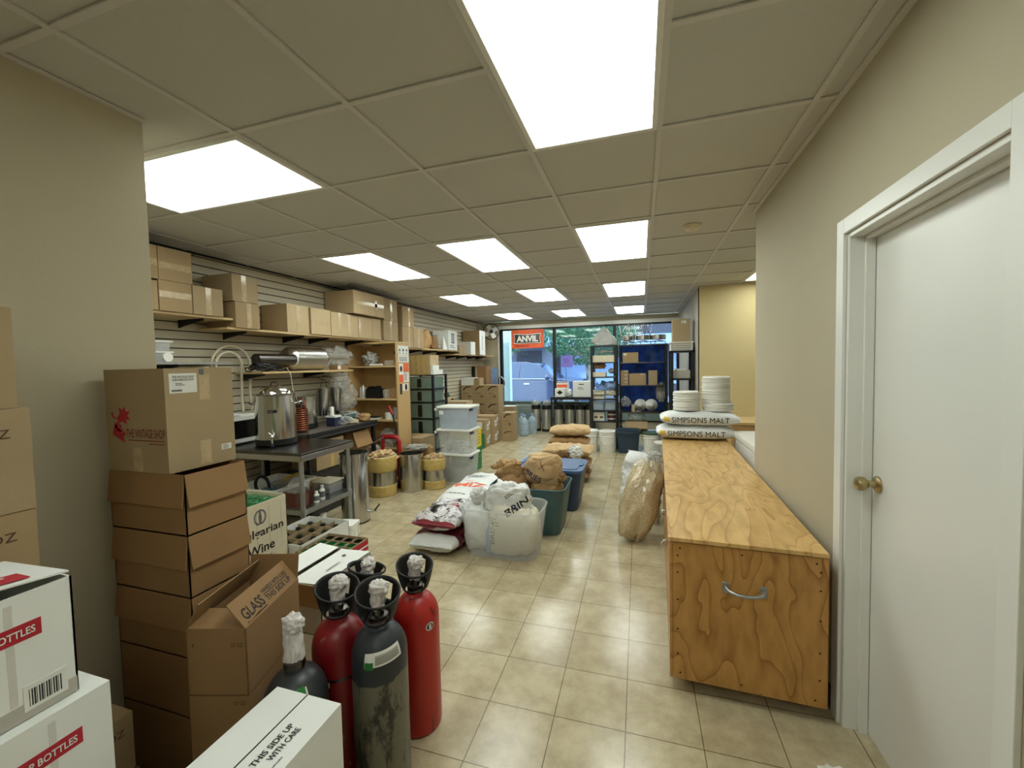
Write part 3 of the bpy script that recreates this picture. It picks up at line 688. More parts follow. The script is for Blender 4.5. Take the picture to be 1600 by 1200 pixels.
# things on the upper shelves
def psack(label, x, y, z, w, d, h, m, seed, ex=.5, amp=.22, name='paper_sack', cat='sack', group=None, top=None, rz=0):
    b = MB(); b.blob((0, 0, h/2), d/2, w/2, h/2, m, seed, amp, 2.6, ex, 26, 22, flat=-h/2*.93)
    return tag(b.build(name, loc=(x, y, z-.0), smooth=180, rz=rz), label, cat, group)
psack('tan crumpled paper sack on the upper shelf', -3.62, 6.42, SCC-.018, .30, .26, .34, 'paper', 3)
psack('dark brown smaller paper sack leaning by the tan one', -3.60, 6.715, SCC-.012, .19, .22, .26, 'paper_dark', 5)
b = MB(); b.blob((0, 0, .13), .12, .11, .14, 'clear_film', 4, .25, 3, .7, flat=-.135); tag(b.build('plastic_bag', loc=(-3.62, 6.955, SCC+.004), smooth=180), 'clear plastic bag between the paper sacks and the white box', 'bag')
b = MB(); b.prism([(-.06, 0), (.10, 0), (-.05, .25)], (.02, -.01, 0), (0, 1, 0), (0, 0, 1), .02, 'white_plastic'); tag(b.build('cardboard_triangle', loc=(-3.5, 7.0, SCC+.001)), 'white triangular piece standing on the upper shelf', 'board')
def dw(d, fr):
    O, U, V, w, h = fr['+x']; d.patch((O[0], -w*.2, h*.35), U, V, w*.4, h*.5, 'ink_grey'); d.bars((O[0], -w*.35, h*.1), U, V, w*.7, h*.18, 2, 'ink_grey')
    for q in (-.09, -.02, .05): d.patch((O[0]+.001, q, h*.4), U, V, .03, h*.4, 'label_white')
carton('white carton with a grey picture on its front on the upper shelf', -3.8, -3.47, 7.16, 7.55, SCC+.001, 2.245, 'white_board', (), deco=dw)
carton('small grey brown carton at the start of the window shelf', -3.8, -3.48, 7.66, 7.98, SD+.001, 1.98, 'card_olive', ())
carton('small white carton in front of the tall brown one on the window shelf', -3.72, -3.42, 8.12, 8.36, SD+.001, 2.07, 'white_board', ())
def dw2(d, fr):
    O, U, V, w, h = fr['+x']; d.patch((O[0], -w*.5, 0), U, V, w, h, 'white_board', lift=.002); d.bars((O[0]+.002, -w*.12, h*.2), U, V, w*.24, h*.6, 12, 'ink_brown', seed=4)
carton('tall brown carton with a pale printed end on the window shelf', -3.82, -3.42, 8.62, 8.96, SD+.001, 2.345, 'card', (), deco=dw2)
# fan in the corner
t = thing('wall_fan', 'round wall fan with black wire guard in the window corner', 'fan', (-3.46, 9.5, 2.375), math.radians(20))
b = MB(); b.tube([(.19*math.cos(a), -.06, .19*math.sin(a)) for a in [2*PI*i/36 for i in range(36)]], .008, 'black', 8, closed=True)
b.tube([(.19*math.cos(a), .04, .19*math.sin(a)) for a in [2*PI*i/36 for i in range(36)]], .006, 'black', 8, closed=True)
for i in range(24):
    a = 2*PI*i/24; c, s_ = math.cos(a), math.sin(a); b.tube([(.04*c, -.085, .04*s_), (.13*c, -.08, .13*s_), (.19*c, -.06, .19*s_), (.19*c, .04, .19*s_)], .0017, 'galv', 4)
b.cyl((0, -.09, 0), (0, -.08, 0), .045, 'black', 20); b.build('fan_guard', t, smooth=40)
b = MB()
for i in range(4):
    a = PI/2*i+.5; b.obox((.1*math.cos(a), -.02, .1*math.sin(a)), (.07*math.cos(a), 0, .07*math.sin(a)), (-.05*math.sin(a), .02, .05*math.cos(a)), (0, .0015, 0), 'white_plastic')
b.build('fan_blades', t, bevel=.001)
b = MB(); b.cyl((0, -.01, 0), (0, .12, 0), .05, 'black', 20); b.cyl((0, .1, 0), (0, .3, -.02), .02, 'black', 10); b.build('fan_motor', t, smooth=40)
# ================================================================ left foreground
BR = 'tall brown cartons by the pier'
def oz(d, fr):
    O, U, V, w, h = fr['+x']; d.text('12 OZ', (O[0], w*.5-.135, h*.72), U, V, .095, .024, 'ink_brown', bold=0)
for i, (a, b_, xr) in enumerate(((.0, .24, -1.60), (.241, .51, -1.60), (.511, .78, -1.60), (.781, 1.054, -1.60), (1.055, 1.196, -1.60))): pass
lv = [0, .27, .54, .81]
nm = ['bottom carton of the brown stack against the pier', 'second carton up in the brown stack against the pier', 'third carton up in the brown stack against the pier, just above the white boxes']
zz = [0, .231, .461, .691, .921, 1.194, 1.470, 1.742]
nm = ['lowest brown 12 OZ carton of the stack against the left pier', 'second brown 12 OZ carton from the floor against the left pier', 'third brown 12 OZ carton from the floor against the left pier', 'fourth brown 12 OZ carton from the floor against the left pier',
      'brown 12 OZ carton just above the white boxes at the left edge', 'middle brown 12 OZ carton at the left edge of the photo', 'topmost brown 12 OZ carton at the left edge of the photo']
for i in range(7):
    dx = (.0, .0, .0, .0, .0, .004, -.018)[i]
    carton(nm[i], -2.015, -1.60+dx, .30, .688+(-.012 if i == 6 else 0), zz[i]+.001, zz[i+1], 'card_olive' if i > 4 else 'card', (('+x', 'v', .3),) if i < 5 else (), BR, deco=oz)
WB = 'white cartons of bottles at the lower left'
def top(d, fr, extra=True):
    O, U, V, w, h = fr['+x']; x = O[0]
    d.patch((x, -w*.5, h*.63), U, V, w*.86, .036, 'ink_red'); d.text('SWING TOP BOTTLES', (x+.001, w*.36-.168, h*.63+.010), U, V, .158, .016, 'label_white', bold=.02)
    d.bars((x, -w*.47, h*.2), U, V, w*.6, h*.34, 6, 'ink_grey', seed=9)
    d.patch((x, -w*.5, 0), U, V, w*.995, h*.13, 'grey_board'); d.text('BOTTLES', (x+.001, -w*.16, h*.05), U, V, .09, .018, 'ink_grey', bold=0)
    d.patch((x, w*.27, h*.06), U, V, .07, .055, 'label_white', lift=.0016)
    for k in range(14): d.patch((x+.0016, w*.27+.008+k*.0038, h*.06+.008), U, V, (.001, .002, .0025)[k % 3], .036, 'ink', lift=.0004)
    d.patch((x, w*.22, h*.14), U, V, .012, h*.8, 'tape_soft', lift=.0006)
for i, (z0, z1, dx, dy, lab) in enumerate(((0, .275, 0, 0, 'lowest white carton of swing top bottles'), (.277, .551, .01, .01, 'white bottle carton second from the floor'), (.553, .829, .03, .035, 'white carton marked TOP BOTTLES under the one with the lifted lid'))):
    carton(lab, -1.50+dx, -1.245+dx, .20+dy, .59+dy, z0+.001, z1, 'white_board', (), WB, deco=top)
o = open_box('topmost white bottle carton with its red printed lid lifted', -1.50, -1.247, .20, .585, .831, 1.10, 'white_board', (), WB, name='cardboard_box', deco=lambda d, f: top(d, {'+x': ((.1265, -.1925, 0), (0, 1, 0), (0, 0, 1), .385, .269)}))
f = MB(); f.obox((-.005, 0, .296), (.125, 0, .005), (0, .192, -.022), (0, 0, .002), 'white_board'); 
f.patch((.1, -.16, .3225), (0, 1, -.114), (-1, 0, 0), .30, .05, 'ink_red', lift=.002); f.text('TOP BOTTLES', (.085, -.11, .3195), (0, 1, -.114), (-1, 0, -.04), .22, .022, 'label_white', lift=.004, bold=.02)
f.build('flap', o)
carton('half hidden brown 12 OZ carton behind the white bottle cartons', -1.98, -1.68, .697, .92, .203, .40, 'card', (), BR, deco=lambda d, fr: d.text('12 OZ', (fr['+x'][0][0], .0, .13), (0, 1, 0), (0, 0, 1), .085, .024, 'ink_brown', bold=0))
# flap-down cartons under the branded box
ST = 'brown cartons with folded down flaps under the branded box'
def fold(label, z0, z1, x0=-1.98, x1=-1.575, y0=1.06, y1=1.30, fl=True, m='card_warm'):
    o = open_box(label, x0, x1, y0, y1, z0+.001, z1, m, (('+x', -82, .12), ('-y', -84, .12)) if fl else (), ST, m_in='card_in')
    return o
fold('lowest brown carton under the branded box', 0, .265, fl=False); fold('second brown carton from the floor under the branded box', .267, .497, fl=False)
fold('third brown carton from the floor under the branded box', .499, .728); fold('brown carton second below the branded box', .73, .959); fold('brown carton with flaps down directly under the branded box', .961, 1.186)
def vint(d, fr):
    O, U, V, w, h = fr['-y']
    d.text('THE VINTAGE SHOP', (O[0]+w*.34, O[1], h*.335), U, V, w*.63, h*.085, 'ink_darkred', bold=0)
    d.patch((O[0]+w*.36, O[1], h*.305), U, V, w*.6, .003, 'ink_darkred'); d.patch((O[0]+w*.7, O[1], h*.275), U, V, w*.26, .003, 'ink_darkred')
    P = lambda pts: d.prism([(p*w, q*h) for p, q in pts], (O[0], O[1]-.0004, 0), (1, 0, 0), (0, 0, 1), .0008, 'ink_red')
    P([(.10, .36), (.15, .48), (.24, .40), (.31, .28)]) 
    P([(.19, .52), (.24, .57), (.23, .63), (.29, .60), (.33, .64), (.34, .59), (.41, .59), (.37, .55), (.41, .51), (.34, .51), (.36, .46), (.29, .49), (.23, .48)])
    for a, c_ in ((.20, .47), (.235, .44), (.17, .44), (.26, .40), (.22, .405), (.30, .37), (.27, .355)):
        P([(a+.022*math.cos(k*PI/5), c_+.02*math.sin(k*PI/5)) for k in range(10)])
    P([(.09, .57), (.12, .585), (.13, .54), (.19, .52), (.18, .51), (.11, .53)])
    d.patch((O[0]+w*.43, O[1], 0), U, V, .05, h*.24, 'tape_clear', lift=.0006)
    O, U, V, w, h = fr['+x']; x = O[0]
    d.patch((x, -w*.5+w*.06, h*.76), U, V, w*.38, h*.19, 'label_white')
    d.text('THE VINTAGE SHOP', (x+.001, -w*.5+w*.1, h*.905), U, V, w*.3, h*.022, 'ink', bold=0); d.text('CARTONED KIT, 24 KT', (x+.001, -w*.5+w*.1, h*.875), U, V, w*.3, h*.022, 'ink', bold=.01)
    d.bars((x+.001, -w*.5+w*.14, h*.83), U, V, w*.15, h*.03, 2, 'ink_grey')
    for k in range(16): d.patch((x+.001, -w*.5+w*.09+k*w*.009, h*.775), U, V, w*(.003, .006, .004)[k % 3], h*.02, 'ink', lift=.0004)
    d.patch((x, -w*.5+w*.77, h*.13), U, V, w*.16, h*.06, 'label_white'); d.bars((x+.001, -w*.5+w*.79, h*.135), U, V, w*.11, h*.05, 4, 'ink_grey')
    d.patch((x, -w*.5+w*.48, h*.93), U, V, w*.07, h*.06, 'ink_grey', lift=.0012)
    d.patch((x, -w*.5+w*.47, h*.68), U, V, w*.16, h*.26, 'tape_clear', lift=.0006); d.patch((x, -w*.5+w*.44, .01), U, V, w*.17, h*.24, 'tape_clear', lift=.0006)
carton('large tan branded carton with a red grape logo on top of the brown stack', -1.965, -1.64, 1.055, 1.315, 1.188, 1.573, 'card_olive', (), deco=vint)
# GLASS / 32 OZ cartons
AZ = math.radians(16); GC = (-1.27, 1.02); GW, GD = .205, .33
def gpos():
    ux = Vector((-math.cos(AZ), -math.sin(AZ), 0)); uy = Vector((-math.sin(AZ), math.cos(AZ), 0)); c = Vector((GC[0], GC[1], 0))+ux*GW/2+uy*GD/2; return c
gc = gpos()
def d32(d, fr):
    (O, U, V) = fr['-y'][:3]; h = .2; d.text('32 OZ', (GW/2-.052, O[1], h-.03), U, V, .042, .013, 'ink_brown', bold=.01); d.text('6', (-GW/2+.02, O[1], h-.03), U, V, .007, .013, 'ink_brown', bold=.01)
def glassflap(f, P, U, dr, N, w, ln):
    o0 = P+dr*ln*.16-U*w*.86; q = dr*.0
    f.text('GLASS', o0, U, dr, w*.66, ln*.42, 'ink', lift=.0026, bold=.02)
    f.patch(o0-dr*.010, U, dr, w*.66, .004, 'ink', lift=.0006, lo=.0022)
    o1 = o0+U*w*.74
    f.text('THIS SIDE UP', o1, U, dr, w*.92, ln*.22, 'ink', lift=.0026, bold=.02); f.text('HANDLE WITH CARE', o1+dr*ln*.34, U, dr, w*.92, ln*.16, 'ink', lift=.0026, bold=.02)
    f.patch(o1+dr*ln*.27, U, dr, w*.92, .003, 'ink', lift=.0006, lo=.0022)
G32 = 'brown 32 OZ cartons beside the gas cylinders'
for i, lab in enumerate(('bottom 32 OZ brown carton', 'middle closed 32 OZ brown carton')):
    z0 = .232*i
    carton(lab+' beside the gas cylinders', gc.x-GW/2, gc.x+GW/2, gc.y-GD/2, gc.y+GD/2, z0+.001, z0+.231, 'card_warm', (), G32, rz=AZ, deco=lambda d, fr: d.text('32 OZ', (GW/2-.052, fr['-y'][0][1], .2), (1, 0, 0), (0, 0, 1), .042, .013, 'ink_brown', bold=.01))
open_box('open 32 OZ carton with a GLASS THIS SIDE UP flap', gc.x-GW/2, gc.x+GW/2, gc.y-GD/2, gc.y+GD/2, .465, .695, 'card_warm',
    (('+x', 128, .10, glassflap), ('-x', 118, .095), ('+y', 80, .10), ('-y', 168, .09)), G32, rz=AZ, name='cardboard_box', deco=d32)
# foreground white GLASS carton
def wfg(d, fr):
    O, U, V, w, h = fr['topy']
    d.patch((.0, fr['top'][0][1], fr['top'][0][2]), (0, 1, 0), (-1, 0, 0), w, .004, 'ink', lift=.0006)
    z = fr['top'][0][2]
    d.text('THIS SIDE UP', (.045, -.035, z), (0, 1, 0), (-1, 0, 0), .125, .018, 'ink', bold=.02)
    d.text('WITH CARE', (.072, -.01, z), (0, 1, 0), (-1, 0, 0), .095, .018, 'ink', bold=.02)
    d.text('GLASS', (.066, -.17, z), (0, 1, 0), (-1, 0, 0), .125, .04, 'ink', bold=.02); d.patch((.076, -.17, z), (0, 1, 0), (-1, 0, 0), .12, .003, 'ink', lift=.0008)
    d.bars((.092, -.03, z), (0, 1, 0), (-1, 0, 0), .06, .008, 1, 'ink_grey')
carton('lower white carton under the foreground GLASS carton', -1.055, -.82, .58, .93, .001, .299, 'white_board', ())
carton('white GLASS THIS SIDE UP carton at the bottom edge of the photo', -1.06, -.828, .575, .945, .30, .60, 'white_board', (), deco=wfg)
# white-lid carton behind the cylinders
WT = 'white-lid carton'
carton('lower white carton under the brown edged one', -1.83, -1.50, 1.60, 1.98, .001, .25, 'white_board', (('+x', 'v', .5),), tmat='tape_tan')
o = open_box('white topped carton with a brown flap hanging at its front', -1.84, -1.495, 1.60, 1.99, .251, .50, 'grey_board', (), name='cardboard_box')
f = MB(); f.obox((0, -.199, .195), (.17, 0, 0), (0, .0015, 0), (0, 0, .055), 'card_warm'); f.build('flap', o)
f = MB(); f.obox((.075, 0, .252), (.097, 0, .004), (0, .19, 0), (0, 0, .0015), 'white_board'); f.text('REPPIPERS', (.105, -.07, .2585), (0, 1, 0), (-1, 0, -.04), .10, .014, 'ink', lift=.002, bold=.02)
f.prism([(.012*math.cos(a), .010*math.sin(a)) for a in [k*PI/6 for k in range(12)]], (.06, .11, .2565), (1, 0, .04), (0, 1, 0), .002, 'ink_grey'); f.build('flap', o)
f = MB(); f.obox((-.11, 0, .262), (.065, 0, -.006), (0, .19, 0), (0, 0, .0015), 'white_board'); f.build('flap', o)
o.data.materials  # keep
# Bulgarian wine carton
carton('brown carton under the wine carton', -2.74, -2.35, 1.86, 2.235, .001, .238, 'card', ())
def bulg(b, fr):
    O = Vector((.195, -.1875, 0)); U = (0, 1, 0); V = (0, 0, 1); x = .195
    b.text('Bulgarian', (x, -.18, .235), U, V, .335, .070, 'ink', bold=.018); b.text('Wine', (x, -.12, .14), U, V, .20, .062, 'ink', bold=.018)
    b.bars((x, .0, .085), U, V, .10, .03, 2, 'ink_grey')
    for s_ in (-1, 1):
        for k in range(9):
            a = -1.2+2.4*k/8; c, q = .04*math.cos(a)*s_, .045*math.sin(a)
            b.prism([(c+.009*math.cos(t_)*s_, q+.006*math.sin(t_)) for t_ in [i*PI/3 for i in range(6)]], (x+.0005, -.02, .375), (0, 1, 0), (0, 0, 1), .0008, 'ink_grey')
    b.prism([(-.008, -.045), (.008, -.045), (.012, 0), (.007, .03), (.008, .045), (0, .055), (-.008, .045), (-.007, .03), (-.012, 0)], (x+.0005, -.02, .375), (0, 1, 0), (0, 0, 1), .0008, 'ink_grey')
open_box('cream Bulgarian Wine carton full of green bottles', -2.74, -2.35, 1.86, 2.235, .24, .705, 'cream', (), deco=bulg, name='cardboard_box')
def bottle(label, x, y, z, m, h, r, group, name='glass_bottle', cap=None, first=[None], key=None):
    b = MB(); nk = r*.38
    b.lathe([(0, .004), (r*.8, 0), (r, .008), (r, h*.58), (r*.92, h*.66), (nk*1.3, h*.78), (nk, h*.86), (nk, h*.95), (nk*1.2, h*.955), (nk*1.2, h*.985), (nk*.8, h), (nk*.7, h*.93)], m, seg=16)
    return tag(b.build(name, loc=(x, y, z), smooth=60), label, 'bottle', group)
b0 = None
for i in range(4):
    for j in range(4):
        x, y = -2.695+.1*i, 1.908+.093*j
        if b0 is None: b0 = MB(); b0.lathe([(.0, .40), (.036, .402), (.043, .392), (.043, .16), (.036, .12), (.016, .08), (.015, .01), (.0, .006)][::-1], 'bottle_green', seg=16); b0 = b0.build('glass_bottle', smooth=50); o = b0
        else: o = b0.copy(); COL.objects.link(o)
        o.location = (x, y, .246); o.scale = (1.05, 1.05, 1.1); tag(o, 'green glass bottle standing upside down in the Bulgarian Wine carton', 'bottle', 'green bottles in the wine carton')
# tray of divided cells
def cells(b, hx, hy, nx, ny, z0, z1, m):
    for i in range(1, nx): x = -hx+2*hx*i/nx; b.box(x-.0015, x+.0015, -hy, hy, z0, z1, m)
    for j in range(1, ny): y = -hy+2*hy*j/ny; b.box(-hx, hx, y-.0015, y+.0015, z0, z1, m)
o = open_box('white carton divided into cells of dark bottles under the steel table corner', -2.64, -2.25, 2.245, 2.735, .001, .345, 'white_board', (), name='cardboard_box', deco=lambda b, fr: None)
d = MB(); cells(d, .19, .24, 3, 4, .15, .325, 'card_olive'); d.build('divider', o)
p = None
for i in range(3):
    for j in range(4):
        if p is None:
            q = MB(); q.lathe([(0, 0), (.052, 0), (.056, .01), (.056, .27), (.052, .295), (.02, .303), (.02, .318), (.0, .318)], 'bottle_dark', seg=14); p = q.build('glass_bottle', smooth=50); o = p
        else: o = p.copy(); COL.objects.link(o)
        o.location = (-2.445-.127+.127*i, 2.49-.18+.12*j, .006); tag(o, 'dark bottle standing in a cell of the divided white carton', 'bottle', 'dark bottles in the divided carton')
def redd(b, fr):
    b.box(.1702, .1712, -.159, .159, .002, .325, 'ink_red')
    for k in range(7): b.box(.1712, .1722, -.155, .155, .05+k*.038, .060+k*.038, 'white_board')
o = open_box('red sided carton of green and black bottle necks', -2.235, -1.895, 2.18, 2.50, .001, .335, 'card_olive', (), name='cardboard_box', deco=redd)
d = MB(); cells(d, .164, .154, 4, 4, .12, .325, 'card'); d.build('divider', o)
gb = bb = None
for i in range(4):
    for j in range(4):
        blk = j == 3
        src = bb if blk else gb
        if src is None:
            q = MB(); mm = 'bottle_dark' if blk else 'bottle_green'; q.lathe([(0, 0), (.034, 0), (.036, .01), (.036, .2), (.03, .25), (.034, .315), (.028, .318), (.024, .27), (0, .26)], mm, seg=16); o = q.build('glass_bottle', smooth=50)
            if blk: bb = o
            else: gb = o
        else: o = src.copy(); COL.objects.link(o)
        o.location = (-2.065-.123+.082*i, 2.34-.116+.077*j, .006)
        tag(o, ('black' if blk else 'green')+' bottle standing in a cell of the red sided carton', 'bottle', ('black' if blk else 'green')+' bottles in the red sided carton')
# ================================================================ gas cylinders
def tank(name_label, x, y, m, r=.09, H=.60, collar=True, rz=0, deco=None, hc=.14, wrap=1):
    t = thing('gas_cylinder', name_label, 'gas cylinder', (x, y, 0), rz, 'gas cylinders in the foreground')
    sh = H-.125; pr = [(r*.8, 0), (r*.97, .006), (r, .02), (r, sh)]
    for k in range(1, 9): a = k*PI/2/9; pr.append((r*math.cos(a)*.98+.002, sh+.11*math.sin(a)))
    pr += [(.032, H-.018), (.03, H)]
    b = MB(); b.lathe(pr, m, seg=48)
    o = b.build('tank_body', t, smooth=50)
    b = MB(); b.lathe([(.03, H-.01), (.034, H-.008), (.034, H+.012), (.02, H+.014), (.016, H+.05)], 'steel_dark', seg=24); b.build('neck_ring', t, smooth=40)
    if collar:
        b = MB(); vs = []; fs = []; nt_, nh = 48, 12
        for k in range(nh+1):
            u = k/nh; rr = .044+.033*u**.6
            for i in range(nt_): a = 2*PI*i/nt_; vs.append((rr*math.cos(a), rr*math.sin(a), H-.005+hc*u+.02*u*math.sin(a-.5)))
        for k in range(nh):
            for i in range(nt_):
                a = (2*PI*(i+.5)/nt_+PI/2) % (2*PI)-0; da = abs(((a)+PI) % (2*PI)-PI)      # opening faces local -y
                u = (k+.5)/nh
                if da < .95-.45*abs(u-.5) and .08 < u < .90: continue
                if abs(da-PI) < .5 and .3 < u < .8: continue
                j = (i+1) % nt_; fs.append((k*nt_+i, k*nt_+j, (k+1)*nt_+j, (k+1)*nt_+i))
        b.add(vs, fs, 'black_rubber'); b.build('valve_guard', t, smooth=60, solid=.006)
    b = MB(); hw = .095 if collar else .13
    b.blob((0, 0, H+.03+hw*.42 if collar else H+.058), .026 if collar else .03, .024 if collar else .028, hw*.5 if collar else .085, 'wrap_white', x*9, .22, 2.2, .8); b.blob((.006, -.004, H+.03+hw*.82), .034, .028, .028, 'wrap_white', y*7+2, .22, 2.4, .8)
    b.build('valve_wrap', t, smooth=180)
    if deco:
        d = MB(); deco(d, r); d.build('label', t)
    return t
def curved(d, r, a0, a1, z0, z1, m, lift=.0012, n=10, tilt=0):
    vs = []; fs = []
    for i in range(n+1):
        a = a0+(a1-a0)*i/n; dz = tilt*(i/n-.5)
        for z in (z0, z1): vs.append(((r+lift)*math.cos(a), (r+lift)*math.sin(a), z+dz))
    for i in range(n): fs.append((2*i, 2*i+2, 2*i+3, 2*i+1))
    d.add(vs, fs, m)
def dome(d, r, H, a0, a1, k0, k1, m, lift=.002, n=12, q=5, tilt=0):      # label laid on the shoulder
    sh = H-.125; vs = []; fs = []
    for i in range(n+1):
        a = a0+(a1-a0)*i/n
        for j in range(q+1):
            k = k0+(k1-k0)*j/q+tilt*(i/n-.5); rr, z = ((r*math.cos(k)*.98+.002, sh+.11*math.sin(k)) if k > 0 else (r, sh+k*.11)); rr += lift; z += lift*.6
            vs.append((rr*math.cos(a), rr*math.sin(a), z))
    for i in range(n):
        for j in range(q): v = i*(q+1)+j; fs.append((v, v+q+1, v+q+2, v+1))
    d.add(vs, fs, m)
def lab_grey(d, r):
    A = -PI/2+.45; dome(d, r, .672, A-.68, A+.68, .10, .52, 'label_white', tilt=.12); dome(d, r, .672, A-.30, A+.60, .17, .45, 'grey_board', .0028, tilt=.09)
    for k in range(4): dome(d, r, .672, A-.28, A+.56, .20+k*.055, .218+k*.055, 'ink_grey', .0034, q=1, tilt=.09)
    dome(d, r, .672, A-.66, A-.36, .0, .22, 'green_crate', .0034)
def lab_band(d, r): curved(d, r, -PI, PI, .440, .452, 'steel_dark', .0008, 40, tilt=0); curved(d, r, -2.4, -1.75, .425, .445, 'label_white', .0018)
def lab_round(d, r):
    A = -.75
    d.add([((r+.002)*math.cos(A+.2*math.cos(k)), (r+.002)*math.sin(A+.2*math.cos(k)), .47+.018*math.sin(k)) for k in [i*PI/8 for i in range(16)]], [tuple(range(16))], 'label_white')
    d.add([((r+.003)*math.cos(A+.15*math.cos(k)), (r+.003)*math.sin(A+.15*math.cos(k)), .47+.013*math.sin(k)) for k in [i*PI/8 for i in range(16)]], [tuple(range(16))], 'ink')
    curved(d, r, A-.06, A+.06, .460, .480, 'label_white', .004)
def lab_blk(d, r): dome(d, r, .595, -.75, -.35, -.1, .75, 'label_white'); dome(d, r, .595, -.75, -.42, .5, .8, 'green_crate', .003)
tank('dark red gas cylinder with a scuffed shoulder, front left of the four with guards', -1.095, 1.255, 'tank_red_worn', .096, .65, rz=.5, deco=lab_band, hc=.10)
tank('worn grey gas cylinder with a white label, frontmost of the group', -.90, 1.23, 'tank_grey_worn', .096, .672, rz=.3, deco=lab_grey, hc=.10)
tank('bright red gas cylinder with a round black and white sticker, rightmost', -.945, 1.555, 'tank_redb_worn', .098, .605, rz=.3, deco=lab_round, hc=.105)
tank('dark gas cylinder at the back, mostly hidden behind the others', -1.14, 1.49, 'tank_black', .094, .60, rz=1.9, hc=.105)
tank('black gas cylinder without a guard, its valve wrapped in white, behind the foreground carton', -1.10, 1.05, 'tank_black', .098, .595, collar=False, deco=lab_blk)
# ================================================================ steel work table and what is on it
t = thing('work_table', 'stainless steel work table with a lower shelf', 'table', (-3.2, 3.02, 0))
b = MB(); b.box(-.60, .54, -.325, .325, .845, .87, 'steel_dark'); b.box(-.60, .54, -.325, -.315, .80, .85, 'steel_h'); b.box(-.60, .54, .315, .325, .80, .85, 'steel_h'); b.box(.53, .54, -.325, .325, .80, .85, 'steel_h'); b.box(-.60, -.59, -.325, .325, .80, .85, 'steel_h')
b.build('table_top', t, bevel=.004)
for x in (-.56, .50):
    for y in (-.285, .285): q = MB(); q.cyl((x, y, .03), (x, y, .85), .02, 'galv', 16); q.cyl((x, y, 0), (x, y, .04), .024, 'black', 12); q.build('leg', t, smooth=40)
b = MB(); b.box(-.58, .52, -.305, .305, .375, .39, 'galv'); b.box(-.58, .52, -.31, -.30, .345, .39, 'galv'); b.box(.512, .522, -.305, .305, .345, .39, 'galv'); b.box(-.58, .52, .30, .31, .345, .39, 'galv')
for x in (-.56, .50):
    for y in (-.285, .285): b.cyl((x, y, .34), (x, y, .40), .026, 'galv', 12)
b.build('lower_shelf', t, bevel=.002)
def kettle(label, x, y, z, r, h, rz, base=.06, lid=True, hand=True, tap=True, dome=.05):
    t = thing('brew_kettle', label, 'kettle', (x, y, z), rz)
    b = MB(); b.lathe([(r*1.0, base), (r, h-.01), (r*1.02, h-.006), (r*1.03, h), (r*1.0, h+.003), (r*.99, h-.02), (r*.97, base+.01), (0, base+.01)], 'steel', seg=56)
    b.patch((-.035, -r-.003, h*.66), (1, 0, 0), (0, 0, 1), .075, .022, 'ink', lift=.002); b.bars((-.03, -r-.0055, h*.66+.004), (1, 0, 0), (0, 0, 1), .06, .014, 1, 'steel_h')
    b.build('kettle_body', t, smooth=40)
    b = MB(); b.lathe([(r*.97, 0), (r*1.03, .01), (r*1.03, base), (r*1.0, base+.002)], 'black', seg=48); b.build('kettle_base', t, smooth=40)
    if lid:
        b = MB(); b.lathe([(r*1.03, h+.004), (r*1.0, h+.012), (r*.86, h+.014), (r*.8, h+dome*.6), (r*.55, h+dome), (r*.2, h+dome*1.2), (0, h+dome*1.22)], 'chrome', seg=48); b.tube([(-.03, 0, h+dome*1.15), (-.02, 0, h+dome*1.15+.03), (.02, 0, h+dome*1.15+.03), (.03, 0, h+dome*1.15)], .006, 'black', 8); b.build('kettle_lid', t, smooth=40)
    if hand:
        for s_ in (-1, 1): q = MB(); q.tube([(s_*(r), -.045, h-.085), (s_*(r+.04), -.04, h-.075), (s_*(r+.06), 0, h-.065), (s_*(r+.04), .04, h-.075), (s_*r, .045, h-.085)], .006, 'chrome', 8); q.build('handle', t, smooth=60)
    if tap:
        q = MB(); q.cyl((0, -r+.01, base+.035), (0, -r-.05, base+.035), .012, 'chrome', 12); q.blob((0, -r-.05, base+.035), .018, .018, .02, 'chrome', amp=0); q.cyl((0, -r-.05, base+.03), (0, -r-.055, base-.02), .008, 'chrome', 10); q.cyl((0, -r-.05, base+.05), (-.025, -r-.052, base+.075), .005, 'chrome', 8)
        q.cyl((0, -r-.055, base-.02), (0, -r-.055, base-.05), .013, 'ink_blue', 10); q.build('spigot', t, smooth=50)
    return t
kettle('big steel kettle with a domed lid and spigot on the steel table', -3.26, 3.03, .871, .168, .46, .65, dome=.075)
k2 = kettle('tall steel kettle with a black base on the wall bench', -3.64, 3.72, .901, .165, .36, .5, hand=False, tap=False, lid=False)
q = MB(); q.lathe([(.04, .07), (.165, .074), (.165, .33)], 'steel_dark', seg=30)
b = MB(); b.box(.06, .085, -.185, -.165, .18, .30, 'steel'); b.tube([(.05, -.17, .30), (.05, -.2, .29), (.05, -.2, .24), (.05, -.17, .23)], .005, 'black'); b.build('sight_gauge', k2, bevel=.002)
# wort chiller coil
pts = []
for i in range(11*16): a = 2*PI*i/16; pts.append((.085*math.cos(a), .085*math.sin(a), .012+.0225*i/16))
b = MB(); b.tube(pts, .0085, 'copper', 8); b.tube([(.085, 0, .25), (.087, 0, .30), (.06, .02, .33)], .0085, 'copper', 8)
tag(b.build('copper_coil', loc=(-3.43, 3.47, .901), smooth=60), 'coiled copper chiller standing between the two kettles', 'coil')
